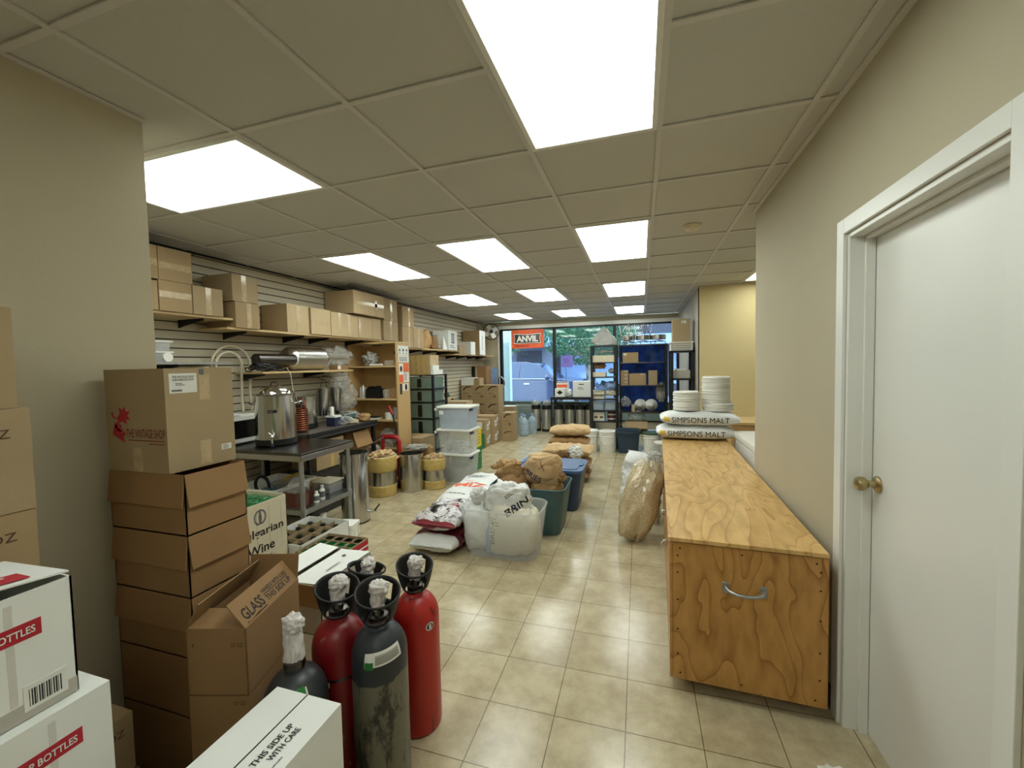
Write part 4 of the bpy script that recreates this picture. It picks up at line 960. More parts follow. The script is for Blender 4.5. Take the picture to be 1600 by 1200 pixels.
# microwave
t = thing('microwave_oven', 'white microwave oven behind the big kettle', 'microwave', (-3.665, 2.98, .871))
MX = .085
b = MB(); b.box(-.10, MX, -.26, .17, .012, .27, 'white_plastic'); b.build('microwave_case', t, bevel=.006)
b = MB(); b.box(MX+.001, MX+.014, -.255, .165, .02, .262, 'white_plastic'); b.box(MX+.0145, MX+.018, -.22, .10, .06, .225, 'black_gloss'); b.build('microwave_door', t, bevel=.003)
b = MB(); b.cyl((0, 0, 0), (0, 0, .012), .09, 'white_plastic', 28); tag(b.build('plate', loc=(-3.66, 2.90, 1.142), smooth=40), 'white plate on top of the microwave', 'plate')
# lower shelf contents
o = thing('tote_tray', 'white plastic tray full of fittings on the lower table shelf', 'tray', (-3.24, 3.0, .391))
b = MB(); b.taper(-.27, .22, -.25, .25, 0, .13, .02, 'white_plastic', True, .006, .03); b.build('tray_body', o, smooth=40)
tools = [('green and black coil of hose', 'bottle_dark', -.12, -.08), ('teal cloth', 'teal', .02, -.14), ('yellow green grip', 'green_crate', .1, .1), ('white funnel', 'white_plastic', .0, .02)]
b = MB(); b.tube([(-.36+.08*math.cos(a), .0, .0+.08*math.sin(a)) for a in [2*PI*i/20 for i in range(20)]], .014, 'black', 8, closed=True); tag(b.build('hose_reel', loc=(-2.99, 2.93, .50), smooth=60), 'black ring of hose standing in the white tray', 'hose')
b = MB(); b.blob((0, 0, .04), .09, .07, .05, 'teal', 3, .4, 3); tag(b.build('cloth', loc=(-3.2, 2.86, .415), smooth=180), 'teal cloth lying in the white tray', 'cloth')
b = MB(); b.lathe([(.09, .10), (.088, .10), (.03, .02), (.02, -.0), (.022, 0), (.033, .02)], 'grey_board', seg=24); tag(b.build('funnel', loc=(-3.25, 3.03, .41), smooth=50), 'pale funnel lying in the white tray', 'funnel')
b = MB(); b.tube([(-.1, -.05, .0), (-.05, .0, .09), (.04, .05, .13), (.12, .03, .10), (.17, .0, .04)], .012, 'gold', 8); b.tube([(-.12, .02, .01), (.0, .08, .12), (.15, .09, .08)], .007, 'tube_clear', 8); tag(b.build('tubing', loc=(-3.18, 3.08, .44), smooth=60), 'yellowish tubing curling out of the white tray', 'tubing')
b = MB(); b.lathe([(.10, 0), (.115, .11), (.12, .115), (.112, .118), (.105, .11), (.09, .012), (0, .012)], 'brown_pail', seg=32); tag(b.build('pail', loc=(-2.86, 2.86, .392), smooth=40), 'brown plastic bowl on the lower table shelf', 'bowl')
b = MB(); b.blob((0, 0, .05), .09, .09, .07, 'clear_film', 6, .4, 3); tag(b.build('plastic_bag', loc=(-2.86, 2.86, .50), smooth=180), 'clear plastic bag heaped in the brown bowl', 'bag')
def sbottle(x, y, h, cap, lab, m='white_plastic'):
    t = thing('squeeze_bottle', lab, 'bottle', (x, y, .392)); b = MB(); b.lathe([(.022, 0), (.024, .01), (.024, h*.68), (.012, h*.8)], m, seg=16); b.build('bottle_body', t, smooth=40)
    b = MB(); b.lathe([(.014, h*.8), (.014, h), (0, h)], cap, seg=12); b.build('bottle_cap', t, smooth=40); b = MB(); b.lathe([(.0246, h*.2), (.0246, h*.6)], 'ink_grey', seg=16); b.build('bottle_label', t, smooth=40)
sbottle(-2.74, 3.0, .13, 'wrap_white', 'taller white bottle with a pink cap on the lower table shelf'); sbottle(-2.73, 2.92, .10, 'white_plastic', 'shorter white bottle on the lower table shelf')
for i, (x, y, z, lab, m) in enumerate(((-2.86, 3.22, 0, 'lower clear tub with dark contents on the lower shelf', 'tub_clear'),)):
    t = thing('plastic_tub', lab, 'tub', (x, y, .392)); b = MB(); b.taper(-.09, .09, -.1, .1, 0, .10, .008, 'tub_clear', True, .003, .02); b.build('tub_body', t, smooth=40); b = MB(); b.box(-.08, .08, -.09, .09, .004, .06, 'stuff_dark'); b.build('tub_contents', t)
    b = MB(); b.box(-.095, .095, -.105, .105, .101, .113, 'cream'); b.build('tub_lid', t, bevel=.004)
carton('small brown box on the lower shelf behind the bottles', -3.1, -2.97, 3.16, 3.30, .392, .50, 'card_light', ())
b = MB(); b.lathe([(0, 0), (.05, 0), (.07, .02), (.075, .12), (.06, .17), (.028, .2), (.022, .205), (.022, .215)], 'jug', seg=24); tj = thing('water_jug', 'clear plastic jug with a white cap under the steel table', 'jug', (-2.80, 3.07, 0)); b.build('jug_body', tj, smooth=40)
b = MB(); b.lathe([(.028, .2), (.028, .235), (0, .237)], 'white_plastic', seg=16); b.build('jug_cap', tj, smooth=40)
t = thing('bucket', 'small white square bucket by the table leg', 'bucket', (-2.53, 3.06, 0), .2)
b = MB(); b.taper(-.075, .075, -.075, .075, 0, .16, .012, 'white_plastic', False, .0, .02); b.build('bucket_body', t, smooth=40); b = MB(); b.taper(-.082, .082, -.082, .082, .15, .178, -.0, 'white_plastic', False, 0, .02); b.build('bucket_lid', t, smooth=40)
b = MB(); b.tube([(.08, -.06, .14), (.088, -.03, .08), (.09, .03, .08), (.08, .06, .14)], .003, 'white_plastic', 6); b.build('bucket_handle', t, smooth=60)
# ================================================================ wall bench
t = thing('wall_bench', 'black edged bench along the slatwall', 'bench', (-3.52, 3.96, 0))
b = MB(); b.box(-.325, .30, -.60, .54, .865, .90, 'bench_top'); b.box(.295, .32, -.60, .54, .862, .902, 'black'); b.build('bench_top', t, bevel=.003)
b = MB(); b.tube([(.30, -.60, .845), (.30, .54, .845)], .018, 'black', 12); b.build('edge_rail', t, smooth=40)
for x in (-.29, .27):
    for y in (-.56, .51): q = MB(); q.box(x-.02, x+.02, y-.02, y+.02, 0, .865, 'black'); q.build('leg', t)
t = open_box('open brown box with a hanging flap under the bench end', -3.60, -3.27, 4.10, 4.40, .30, .80, 'card_warm', (('+x', -70, .19),), name='cardboard_box', deco=lambda b, fr: b.bars((.165, -.08, .2), (0, 1, 0), (0, 0, 1), .16, .06, 2, 'ink_brown'))
carton('brown box supporting the flapped box under the bench', -3.62, -3.27, 4.08, 4.40, .001, .299, 'card', ())
carton('brown box with a handle mark under the bench, beside the steel table', -3.58, -3.25, 3.50, 3.92, .49, .80, 'card', (('+x', 'v', .55),), tmat='tape_tan', deco=lambda d, fr: d.bars((fr['+x'][0][0], -.03, .24), (0, 1, 0), (0, 0, 1), .06, .02, 2, 'ink_brown'))
carton('dark storage box on the floor under the bench', -3.60, -3.28, 3.45, 3.95, .001, .489, 'stuff_dark', ())
# bench top clutter
def misc(name, label, cat, mb, loc, smooth=60, rz=0, group=None): return tag(mb.build(name, loc=loc, smooth=smooth, rz=rz), label, cat, group)
b = MB(); b.box(-.06, .06, -.05, .05, 0, .10, 'ink_blue'); b.box(-.064, .064, -.054, .054, .10, .118, 'white_plastic'); misc('tub', 'small dark tub with a white lid on the bench', 'tub', b, (-3.40, 3.95, .903), 0)
b = MB(); b.lathe([(.022, 0), (.022, .09), (.018, .10), (0, .1)], 'white_plastic', seg=16); misc('cup', 'white plastic cup on the dark tub', 'cup', b, (-3.41, 3.94, 1.023))
b = MB(); b.blob((0, 0, .045), .07, .11, .05, 'clear_film', 2, .45, 3); misc('plastic_bag', 'crumpled clear bag on the bench edge', 'bag', b, (-3.36, 4.06, .905), 180)
b = MB(); b.blob((0, 0, .05), .09, .12, .06, 'teal', 2, .25, 3); b.box(-.07, .07, -.09, .09, .095, .1, 'grey_board'); misc('face_mask_pack', 'grey green soft pack on the bench', 'pack', b, (-3.44, 4.22, .912), 180)
b = MB(); b.tube([(.05*math.cos(a), .05*math.sin(a), .01*i) for i, a in enumerate([2*PI*k/14 for k in range(50)])][:8], .006, 'tube_clear', 6); b.tube([(.055*math.cos(a), .055*math.sin(a), .01+.0009*k) for k, a in enumerate([2*PI*k/16 for k in range(48)])], .006, 'tube_clear', 6); misc('tube_coil', 'coil of clear tubing on the bench', 'tubing', b, (-3.28, 4.14, .903))
b = MB(); b.blob((0, 0, .045), .06, .07, .05, 'paper', 8, .2, 3, .6); misc('paper_parcel', 'orange brown paper parcel near the bench end', 'parcel', b, (-3.28, 4.34, .906), 180)
b = MB(); b.blob((0, 0, .05), .11, .10, .06, 'cloudy_film', 9, .4, 3); misc('plastic_bag', 'white plastic bag heaped at the far end of the bench', 'bag', b, (-3.50, 4.40, .906), 180)
# mesh bags hung under the lower shelf
for i, (y, x, w_, a) in enumerate(((4.06, -3.66, .08, .12), (4.25, -3.62, .07, .03))):
    t = thing('filter_cylinder', ('left', 'right')[i]+' hanging grey mesh hop filter above the bench', 'filter', (x, y, 1.0), 0, 'hanging mesh filters')
    b = MB(); b.lathe([(w_*.66, 0), (w_*.72, .01), (w_, .31), (w_*1.06, .318), (w_*1.06, .33), (w_*.96, .33), (w_*.66, .02)], 'steel', seg=30); o = b.build('filter_body', t, smooth=40); o.rotation_euler = (-a, 0, 0)
    b = MB(); b.tube([(-.0, -w_*.7, .33), (0, -w_*.3, .42), (0, .03, .43), (0, w_*.7, .33)], .003, 'black', 6); b.tube([(0, 0, .43), (-.12, 0, .47), (-.2, 0, .47)], .004, 'black', 6); o = b.build('hanger', t, smooth=60); o.rotation_euler = (-a, 0, 0)
b = MB(); b.blob((0, 0, 0), .12, .14, .13, 'clear_film', 12, .25, 2.4); misc('plastic_bag', 'clear film bag hanging below the lower shelf end', 'bag', b, (-3.62, 4.33, 1.40), 180)
b = MB(); b.blob((0, 0, .13), .13, .13, .17, 'clear_film', 14, .3, 2.4); misc('plastic_bag', 'big clear film bag leaning on the slatwall at the bench end', 'bag', b, (-3.66, 4.50, 1.06), 180)
b = MB(); b.blob((0, 0, .14), .14, .22, .15, 'clear_film', 15, .35, 2.2, flat=-.14); misc('plastic_bag', 'large clear bag on the lower shelf right end', 'bag', b, (-3.66, 4.34, 1.55), 180)
# lower shelf contents
t = thing('steel_canister', 'steel cylinder lying on the lower shelf', 'canister', (-3.64, 3.81, 1.68))
b = MB(); vs = []
pr = [(0, -.30), (.06, -.30), (.10, -.27), (.128, -.22), (.13, -.2), (.13, .2), (.133, .205), (.133, .22), (.12, .225), (0, .225)]
def lathe_y(b, pr, m, seg=36):
    vs = []; fs = []; n = len(pr)
    for r, h in pr:
        for i in range(seg): a = 2*PI*i/seg; vs.append((r*math.cos(a), h, r*math.sin(a)))
    for q in range(n-1):
        for i in range(seg): j = (i+1) % seg; fs.append((q*seg+i, (q+1)*seg+i, (q+1)*seg+j, q*seg+j))
    b.add(vs, fs, m)
lathe_y(b, pr, 'steel_h'); b.build('canister_body', t, smooth=40)
t = thing('acrylic_tube', 'dark clear tube with a white rim lying on the lower shelf', 'tube', (-3.56, 3.37, 1.665))
b = MB(); lathe_y(b, [(.058, -.26), (.058, .2), (.054, .2), (.054, -.26)], 'steel_dark'); b.build('tube_wall', t, smooth=40); b = MB(); lathe_y(b, [(.053, .19), (.063, .19), (.063, .205), (.053, .205), (.053, .19)], 'label_white'); b.build('tube_rim', t, smooth=40); b = MB(); lathe_y(b, [(0, -.255), (.0535, -.255), (.0535, .12), (0, .12)], 'stuff_dark'); b.build('tube_core', t, smooth=40)
b = MB(); rd = random.Random(5)
for k in range(7):
    ph = rd.uniform(0, 6); b.tube([(.10*math.cos(a+ph)+rd.uniform(-.01, .01), .16*math.sin(a)+rd.uniform(-.02, .02), .02+.015*k*.6+.02*math.sin(3*a+ph)) for a in [2*PI*i/20 for i in range(20)]], .006, 'black', 6, closed=True)
misc('power_cable', 'heap of black cable on the lower shelf', 'cable', b, (-3.60, 3.24, 1.550))
b = MB(); b.tube([(0, 0, .01), (.09, .01, .02), (.13, .015, -.06), (.12, .04, -.20), (.10, .12, -.34), (.07, .2, -.42), (.05, .26, -.40)], .004, 'tube_clear', 6); misc('thin_hose', 'thin pale hose drooping from the lower shelf to the kettle', 'hose', b, (-3.60, 3.42, 1.56))
carton('small orange brown box on the lower shelf', -3.62, -3.50, 4.17, 4.36, 1.546, 1.60, 'card_warm', (), deco=lambda d, fr: d.patch((fr['+x'][0][0], -.09, .008), (0, 1, 0), (0, 0, 1), .05, .04, 'label_white'))
# clear tubs on the short shelf, hoses
for i in range(2):
    t = thing('plastic_tub', ('upper clear tub of the pair behind the pier', 'lower clear tub of the pair behind the pier')[1-i], 'tub', (-3.66, 2.28, 1.641+.085*i)); b = MB(); b.taper(-.08, .08, -.10, .10, 0, .07, .012, 'tub_clear', True, .003, .02); b.build('tub_body', t, smooth=40)
    b = MB(); b.box(-.085, .085, -.105, .105, .071, .083, 'white_plastic'); b.build('tub_lid', t, bevel=.003)
b = MB(); b.cyl((0, 0, 0), (.02, 0, 0), .035, 'white_plastic', 20); misc('cap', 'round white cap on the small metal edged shelf', 'cap', b, (-3.53, 2.30, 1.677), 40)
t = thing('clear_hose', 'thick clear hose hung in loops on the slatwall', 'hose', (-3.78, 3.02, 1.3))
for k, (y0, r, zt) in enumerate(((0, .20, .50), (-.05, .13, .44))):
    b = MB(); pts = [(.0+.03*k, y0-r, zt-r-.25)]+[(.02+.03*k, y0-r*math.cos(a), zt-r+r*math.sin(a)) for a in [PI*i/14 for i in range(15)]]+[(.0+.03*k, y0+r, zt-r-.28-.05*k), (.0+.03*k, y0+r+.01, zt-r-.45)]
    b.tube(pts, .013, 'tube_clear', 10); b.build('hose_loop', t, smooth=60)
# tall steel vessel
t = thing('boil_vessel', 'tall polished steel vessel with clamps and a spigot beside the steel table', 'vessel', (-2.80, 3.52, 0), 0)
b = MB(); r = .135; H = .70; b.lathe([(r, .012), (r, H-.005), (r+.008, H), (r+.008, H+.008), (r-.004, H+.008), (r-.004, .03), (0, .03)], 'steel', seg=56); b.lathe([(r+.002, 0), (r+.002, .014)], 'black', seg=40); b.build('vessel_body', t, smooth=40)
for a in (-2.3, -1.3, .2, 1.9):
    q = MB(); c, s_ = math.cos(a), math.sin(a); q.obox(((r+.006)*c, (r+.006)*s_, H-.06), (.004*c, .004*s_, 0), (-.012*s_, .012*c, 0), (0, 0, .025), 'chrome'); q.tube([((r+.012)*c-.01*s_, (r+.012)*s_+.01*c, H-.04), ((r+.03)*c, (r+.03)*s_, H-.07), ((r+.012)*c+.01*s_, (r+.012)*s_-.01*c, H-.04)], .003, 'chrome', 6); q.build('clamp', t, smooth=40)
q = MB(); q.cyl((.10, .02, 0.1), (.21, .05, 0.1), .010, 'chrome', 10); q.cyl((.19, .045, .105), (.235, .07, .17), .008, 'black', 8); q.build('spigot', t, smooth=40)
b = MB(); b.tube([(-.0, .02, .55), (.11, .10, .72), (.24, .20, .80)], .007, 'steel_dark', 8); misc('stirring_paddle', 'dark paddle handle leaning out of the tall vessel', 'paddle', b, (-2.80, 3.50, .04))
# taped drums and the open steel drum
def drum(label, x, y, r, h, taped, name='drum', sd=1):
    t = thing(name, label, 'drum', (x, y, 0), 0, 'steel drums by the bench' if taped else None)
    b = MB(); b.lathe([(r, 0), (r, h), (r-.004, h), (r-.004, .01), (0, .01)], 'steel', seg=48); b.build('drum_body', t, smooth=40)
    if taped:
        for nm_, z0, z1 in (('lower_wrap', .0, h*.27), ('upper_wrap', h*.60, h*.98)):
            q = MB(); vs = []; fs = []; n = 44; hh = 8
            for k in range(hh+1):
                for i in range(n):
                    a = 2*PI*i/n; rr = r+.005+.006*noise.noise(Vector((a*2, k*.7, sd)))+(.010*math.sin(PI*k/hh) if nm_[0] == 'u' else 0); vs.append((rr*math.cos(a), rr*math.sin(a), z0+(z1-z0)*k/hh+.004*math.sin(3*a+sd)*(k in (0, hh))*(z0 > 0)))
            for k in range(hh):
                for i in range(n): j = (i+1) % n; fs.append((k*n+i, k*n+j, (k+1)*n+j, (k+1)*n+i))
            q.add(vs, fs, 'tape_tan'); q.build(nm_, t, smooth=60, solid=.002)
        q = MB(); q.blob((0, 0, h*.93), r*1.0, r*1.0, r*.5, 'paper_light', sd*3, .3, 3); q.build('paper_top', t, smooth=40)
    else:
        q = MB(); q.tube([(r*1.0*math.cos(a), r*math.sin(a), h) for a in [2*PI*i/40 for i in range(40)]], .004, 'steel', 6, closed=True); q.build('drum_rim', t, smooth=60)
        q = MB(); q.tube([(-r*.9, -r*.2, h-.01), (-r*.9, -r*.6, h+.01), (-r*.5, -r*.85, h-.01), (-r*.35, -r*.93, h-.06)], .004, 'chrome', 6); q.build('handle', t, smooth=60)
    return t
drum('taped steel drum stuffed with paper, nearest the tall vessel', -3.06, 4.37, .162, .50, True, sd=1)
drum('open steel drum between the two taped ones', -2.80, 4.61, .15, .47, False, name='steel_bin')
drum('taped steel drum stuffed with paper, beside the clear totes', -2.57, 4.78, .133, .40, True, sd=4)
b = MB(); b.blob((0, 0, 0), .17, .13, .03, 'cloudy_film', 4, .4, 3); misc('plastic_sheet', 'pale plastic sheet lying behind the open steel drum', 'sheet', b, (-2.86, 4.85, .50), 180)
psack('tan paper bag in the clear film behind the last drum', -2.78, 4.98, .22, .16, .16, .28, 'paper', 12)
carton('brown box under the tan paper bag', -2.9, -2.68, 4.90, 5.06, .001, .235, 'card', ())
b = MB(); b.blob((0, 0, .28), .12, .10, .29, 'clear_film', 21, .25, 2.2, flat=-.28); misc('plastic_bag', 'tall clear film bag standing behind the open steel drum', 'bag', b, (-3.36, 4.63, 0), 180)
# red hand truck
t = thing('hand_truck', 'red tubular cart with a black and red handle lever', 'hand truck', (-3.10, 4.66, 0))
b = MB(); b.tube([(-.14, 0, .66), (.04, 0, .66), (.08, 0, .65), (.10, 0, .60), (.10, 0, .04)], .028, 'hand_red', 12); b.tube([(-.14, 0, .66), (-.16, .0, .04)], .022, 'hand_red', 12); b.box(-.18, .14, -.05, .0, .02, .05, 'hand_red'); b.build('cart_frame', t, smooth=50)
b = MB(); b.tube([(.05, .02, .62), (.05, .02, .78), (.0, .02, .95)], .010, 'black', 8); b.build('lever', t, smooth=50)
b = MB(); b.tube([(.0, .02, .95), (-.05, .02, 1.06)], .017, 'hand_red', 10); b.build('grip', t, smooth=50)
for x in (-.15, .11): q = MB(); q.cyl((x-.02, -.03, .045), (x+.02, -.03, .045), .045, 'black_rubber', 18); q.build('wheel', t, smooth=50)
# ================================================================ bookcase
t = thing('bookcase', 'open birch bookcase with stickers on its end panel', 'bookcase', (-3.45, 4.925, 0))
hx, hy = .385, .155
b = MB(); b.box(hx-.02, hx, -hy, hy, 0, 1.88, 'maple')
rd = random.Random(3); X = hx
cs = ['label_white', 'ink_orange', 'label_white', 'pale_blue', 'ink_orange', 'label_white', 'ink', 'label_white']
def stk(y, z, w_, h_, m, sh='r'):
    b.patch((X, y, z), (0, 1, 0), (0, 0, 1), w_, h_, m, lift=.001)
stk(-.12, 1.72, .26, .13, 'label_white'); stk(-.12, 1.63, .26, .085, 'label_white'); stk(-.11, 1.46, .10, .15, 'label_white'); stk(.0, 1.50, .12, .11, 'ink_orange'); stk(-.11, 1.36, .09, .10, 'ink_orange'); stk(0.0, 1.36, .13, .13, 'label_white'); stk(-.10, 1.20, .05, .14, 'ink'); stk(-.03, 1.24, .14, .10, 'label_white')
for k in range(3):
    y = -.10+.085*k; b.prism([(.018*math.cos(a), .018*math.sin(a)) for a in [i*PI/6 for i in range(12)]], (X+.0015, y+.02, 1.79), (0, 1, 0), (0, 0, 1), .001, ('ink_grey', 'ink_blue', 'ink_grey')[k]); b.bars((X+.001, y, 1.735), (0, 1, 0), (0, 0, 1), .05, .03, 2, 'ink')
b.bars((X+.001, -.1, 1.64), (0, 1, 0), (0, 0, 1), .22, .06, 3, 'ink', seed=6); b.prism([(.03*math.cos(a), .04*math.sin(a)) for a in [i*PI/6 for i in range(12)]], (X+.0015, -.06, 1.54), (0, 1, 0), (0, 0, 1), .001, 'ink_brown'); b.bars((X+.001, .01, 1.38), (0, 1, 0), (0, 0, 1), .11, .1, 4, 'ink_darkred', seed=8); b.prism([(.03*math.cos(a), .045*math.sin(a)) for a in [i*PI/6 for i in range(12)]], (X+.0015, .05, 1.29), (0, 1, 0), (0, 0, 1), .001, 'ink')
b.build('side_panel', t)
B(-hx, -hx+.02, -hy, hy, 0, 1.88, 'maple').build('side_panel', t); B(-hx, hx, hy-.008, hy-.001, .05, 1.87, 'maple').build('back_panel', t); B(-hx-.0, hx, -hy, hy, 1.882, 1.90, 'wood_shelf').build('top_panel', t, bevel=.002)
for z in (.08, .48, .86, 1.145, 1.585): B(-hx+.021, hx-.021, -hy+.002, hy-.01, z-.02, z, 'wood_shelf').build('shelf_board', t, bevel=.001)
SX, SY = -3.45, 4.90
b = MB(); b.blob((0, 0, .09), .11, .09, .10, 'cloudy_film', 31, .35, 3, flat=-.09); misc('plastic_bag', 'grey plastic bags bundled on the top bookcase shelf', 'bag', b, (-3.56, SY, 1.586), 180)
b = MB(); b.tube([(-.1, 0, .014), (.1, 0, .014)], .014, 'white_plastic', 12); misc('paper_roll', 'thin white roll on the top bookcase shelf', 'roll', b, (-3.42, 4.82, 1.586))
b = MB(); b.taper(-.05, .05, -.05, .05, 0, .07, .008, 'tub_clear', False, 0, .01); misc('plastic_tub', 'grey clear tub on the top bookcase shelf', 'tub', b, (-3.24, 4.86, 1.586), 40)
b = MB(); b.blob((0, 0, .03), .02, .06, .035, 'black', 3, .2); misc('headphones', 'black strap hanging inside the bookcase end', 'strap', b, (-3.105, 4.83, 1.73), 180)
b = MB(); b.box(-.11, .11, -.06, .06, 0, .13, 'black'); b.blob((-.05, 0, .14), .06, .05, .025, 'black', 3, .4, 4); b.blob((.05, 0, .14), .05, .05, .03, 'black', 8, .4, 4); misc('black_bag', 'black bag on the middle bookcase shelf', 'bag', b, (-3.48, 4.86, 1.146), 40)
b = MB(); b.taper(-.05, .06, -.05, .05, 0, .12, .01, 'clear_film', False, 0, .02); misc('plastic_bag', 'clear pouch between the black bag and the small box', 'bag', b, (-3.29, 4.86, 1.146), 40)
carton('small orange brown box on the middle bookcase shelf', -3.215, -3.095, 4.80, 4.96, 1.146, 1.28, 'card_warm', ())
for k, (x, h_) in enumerate(((-3.70, .16), (-3.66, .18), (-3.625, .15))):
    b = MB(); b.lathe([(.016, 0), (.016, h_*.85), (.01, h_*.9), (.01, h_)], ('grey_board', 'white_plastic', 'grey_board')[k], seg=14); misc('bottle', ('grey', 'tall white', 'short grey')[k]+' tube bottle at the left of the middle bookcase shelf', 'bottle', b, (x, 4.85, 1.146), 40)
b = MB(); b.lathe([(.05, 0), (.055, .09), (.05, .09), (.045, .01), (0, .01)], 'white_plastic', seg=24); misc('cup', 'white pot on the lower bookcase shelf', 'pot', b, (-3.27, 4.86, .861), 40)
for k in range(2):
    b = MB(); b.lathe([(.025, 0), (.03, .16), (.027, .16), (.022, .01), (0, .01)], 'tub_clear', seg=18); misc('plastic_cup', ('left', 'right')[k]+' clear tall cup at the end of the lower bookcase shelf', 'cup', b, (-3.18+.062*k, 4.88, .861), 40, group='clear cups')
b = MB(); b.box(-.16, .1, -.06, .06, 0, .02, 'label_white'); b.box(-.13, .08, -.055, .05, .021, .034, 'stuff_dark'); misc('paper_stack', 'papers and booklets on the lower bookcase shelf', 'papers', b, (-3.52, 4.86, .861), 0)
b = MB(); b.blob((0, 0, .12), .12, .10, .13, 'clear_film', 41, .3, 2.4, flat=-.12); misc('plastic_bag', 'clear bag on the bottom bookcase shelf', 'bag', b, (-3.30, 4.87, .481), 180)
# ================================================================ drawer tower
t = thing('drawer_tower', 'black framed tower of grey green drawers', 'drawers', (-3.225, 5.84, 0))
hx, hy, Ht = .225, .215, 1.44
for x in (-hx, hx):
    for y in (-hy, hy): B(x-.016, x+.016, y-.016, y+.016, 0, Ht, 'black').build('post', t)
B(-hx, hx, -hy, hy, Ht-.015, Ht, 'black').build('top_panel', t)
zs = [(.06, .25), (.28, .50), (.53, .75), (.78, 1.00), (1.03, 1.20), (1.23, 1.40)]
for z0, z1 in zs:
    q = MB(); q.taper(-hx+.02, hx-.02, -hy-.012, hy-.02, z0, z1, .012, 'drawer_green', True, .004, .03)
    dr = q.build('drawer', t, smooth=40)
    q = MB(); q.box(-.035, .035, -hy-.022, -hy-.013, z0+.02, z1-.02, 'black'); q.build('drawer_grip', dr, bevel=.004)
    q = MB(); q.box(-hx+.016, hx-.016, -hy-.01, hy, z0-.024, z0-.006, 'black'); q.box(hx-.005, hx+.012, -hy, hy, z0-.024, z0+.002, 'black'); q.build('rail', t)
carton('striped tan carton on top of the drawer tower', -3.44, -3.05, 5.64, 5.92, 1.441, 1.74, 'card_light', (), tmat='tape_tan', deco=lambda d, fr: [d.patch((-.16+.09*k, fr['-y'][0][1], 0), (1, 0, 0), (0, 0, 1), .05, .298, 'tape_tan') for k in range(4)])
carton('lower small white box on the drawer tower', -3.045, -3.0, 5.64, 5.96, 1.441, 1.51, 'white_board', ()); carton('upper small white box on the drawer tower', -3.045, -3.005, 5.64, 5.84, 1.511, 1.58, 'white_board', ())
carton('brown carton on the floor in front of the drawer tower', -3.33, -2.93, 5.12, 5.50, .30, .565, 'card', (('-y', 'v', .5),)); carton('brown carton under the one before the drawer tower', -3.33, -2.94, 5.12, 5.50, .001, .299, 'card', ())
# ================================================================ plywood cart on the right
CL, CW, CT = 3.0, .625, .745
t = thing('plywood_cart', 'long low plywood cart on casters along the right wall', 'cart', (.12, 2.03, 0), math.radians(-2))
B(.012, CW-.006, .012, CL-.006, .075, CT-.018, 'ply_end').build('cart_body', t)
b = MB(); b.box(0, .012, 0, CL, .07, CT-.02, 'ply_end'); b.build('side_panel', t)
b = MB(); b.box(.014, CW, -.0, .0125, .07, CT-.024, 'ply_end')
for x in (.045, .30-.0, .58):
    for z in (.10, CT-.05): b.cyl((x, -.0008, z), (x, .001, z), .0042, 'ink', 10)
for z in (.19, .31, .45, .58, .66):
    for x in (.035, .595): b.cyl((x, -.0008, z), (x, .001, z), .0042, 'ink', 10)
b.build('end_panel', t)
b = MB(); b.box(-.006, CW-.004, -.008, CL, CT-.018, CT, 'ply_top')
for y in (.03, .4, .9, 1.4, 1.9, 2.4): b.cyl((.012, y, CT-.001), (.012, y, CT+.0006), .003, 'ink_brown', 8)
b.build('top_panel', t, bevel=.0015)
b = MB(); b.box(CW-.003, CW, 0, CL, .07, CT-.006, 'ply_end'); b.build('rear_panel', t)
q = MB()
for x in (.235, .385): q.box(x-.014, x+.014, -.006, 0, .515, .565, 'galv')
q.tube([(.235, -.008, .545), (.245, -.032, .538), (.275, -.042, .532), (.31, -.044, .530), (.345, -.042, .532), (.375, -.032, .538), (.385, -.008, .545)], .008, 'galv', 12); q.build('pull_handle', t, smooth=50, bevel=.0015)
for y in (.30, .78): q = MB(); q.tube([(.0, y, .60), (-.025, y+.005, .595), (-.032, y+.03, .575), (-.025, y+.055, .555), (0, y+.06, .55)], .005, 'chrome', 10); q.box(-.003, 0, y-.012, y+.012, .585, .61, 'chrome'); q.build('side_handle', t, smooth=50)
for x, y in ((.15, .10), (.5, .10), (.15, CL-.15), (.5, CL-.15)): q = MB(); q.cyl((x-.012, y, .03), (x+.012, y, .03), .03, 'black_rubber', 18); q.box(x-.018, x+.018, y-.02, y+.02, .055, .07, 'steel_dark'); q.box(x+.013, x+.018, y-.012, y+.012, .02, .07, 'steel_dark'); q.build('caster', t, smooth=40)
# malt sacks on the cart end
def malt(label, cy, cz, sd, x=.555, T=.145, top=False):
    b = MB(); b.sack((0, 0, 0), .76, .43, T, 'sack_white', sd, .004); bv = b.bvh()
    b.ptext(bv, 'SIMPSONS MALT', (-.27, -.3, -.032), (1, 0, 0), (0, 0, 1), .54, .056, 'ink', shift=.0, bold=0, lift=.004)
    b.ppatch(bv, (-.345, -.3, -.025), (1, 0, 0), (0, 0, 1), .055, .05, 'gold', shift=0, lift=.003, n=6)
    return tag(b.build('malt_sack', loc=(x, cy, cz), smooth=180, rz=-.02), label, 'sack', 'malt sacks on the cart')
malt('lower white malt sack on the far end of the plywood cart', 4.76, CT+.077, 3, x=.53); malt('upper white malt sack under the pail lids on the plywood cart', 4.77, CT+.077+.14, 8, x=.57)
b = MB(); b.tube([(-.03, 0, 0), (-.01, -.02, .004), (.02, .0, .004), (.0, .015, .004), (-.02, 0, .004), (.03, -.01, .002)], .0015, 'ink', 6); misc('string', 'loop of black string on the upper malt sack', 'string', b, (.46, 4.62, CT+.295))
lid0 = None
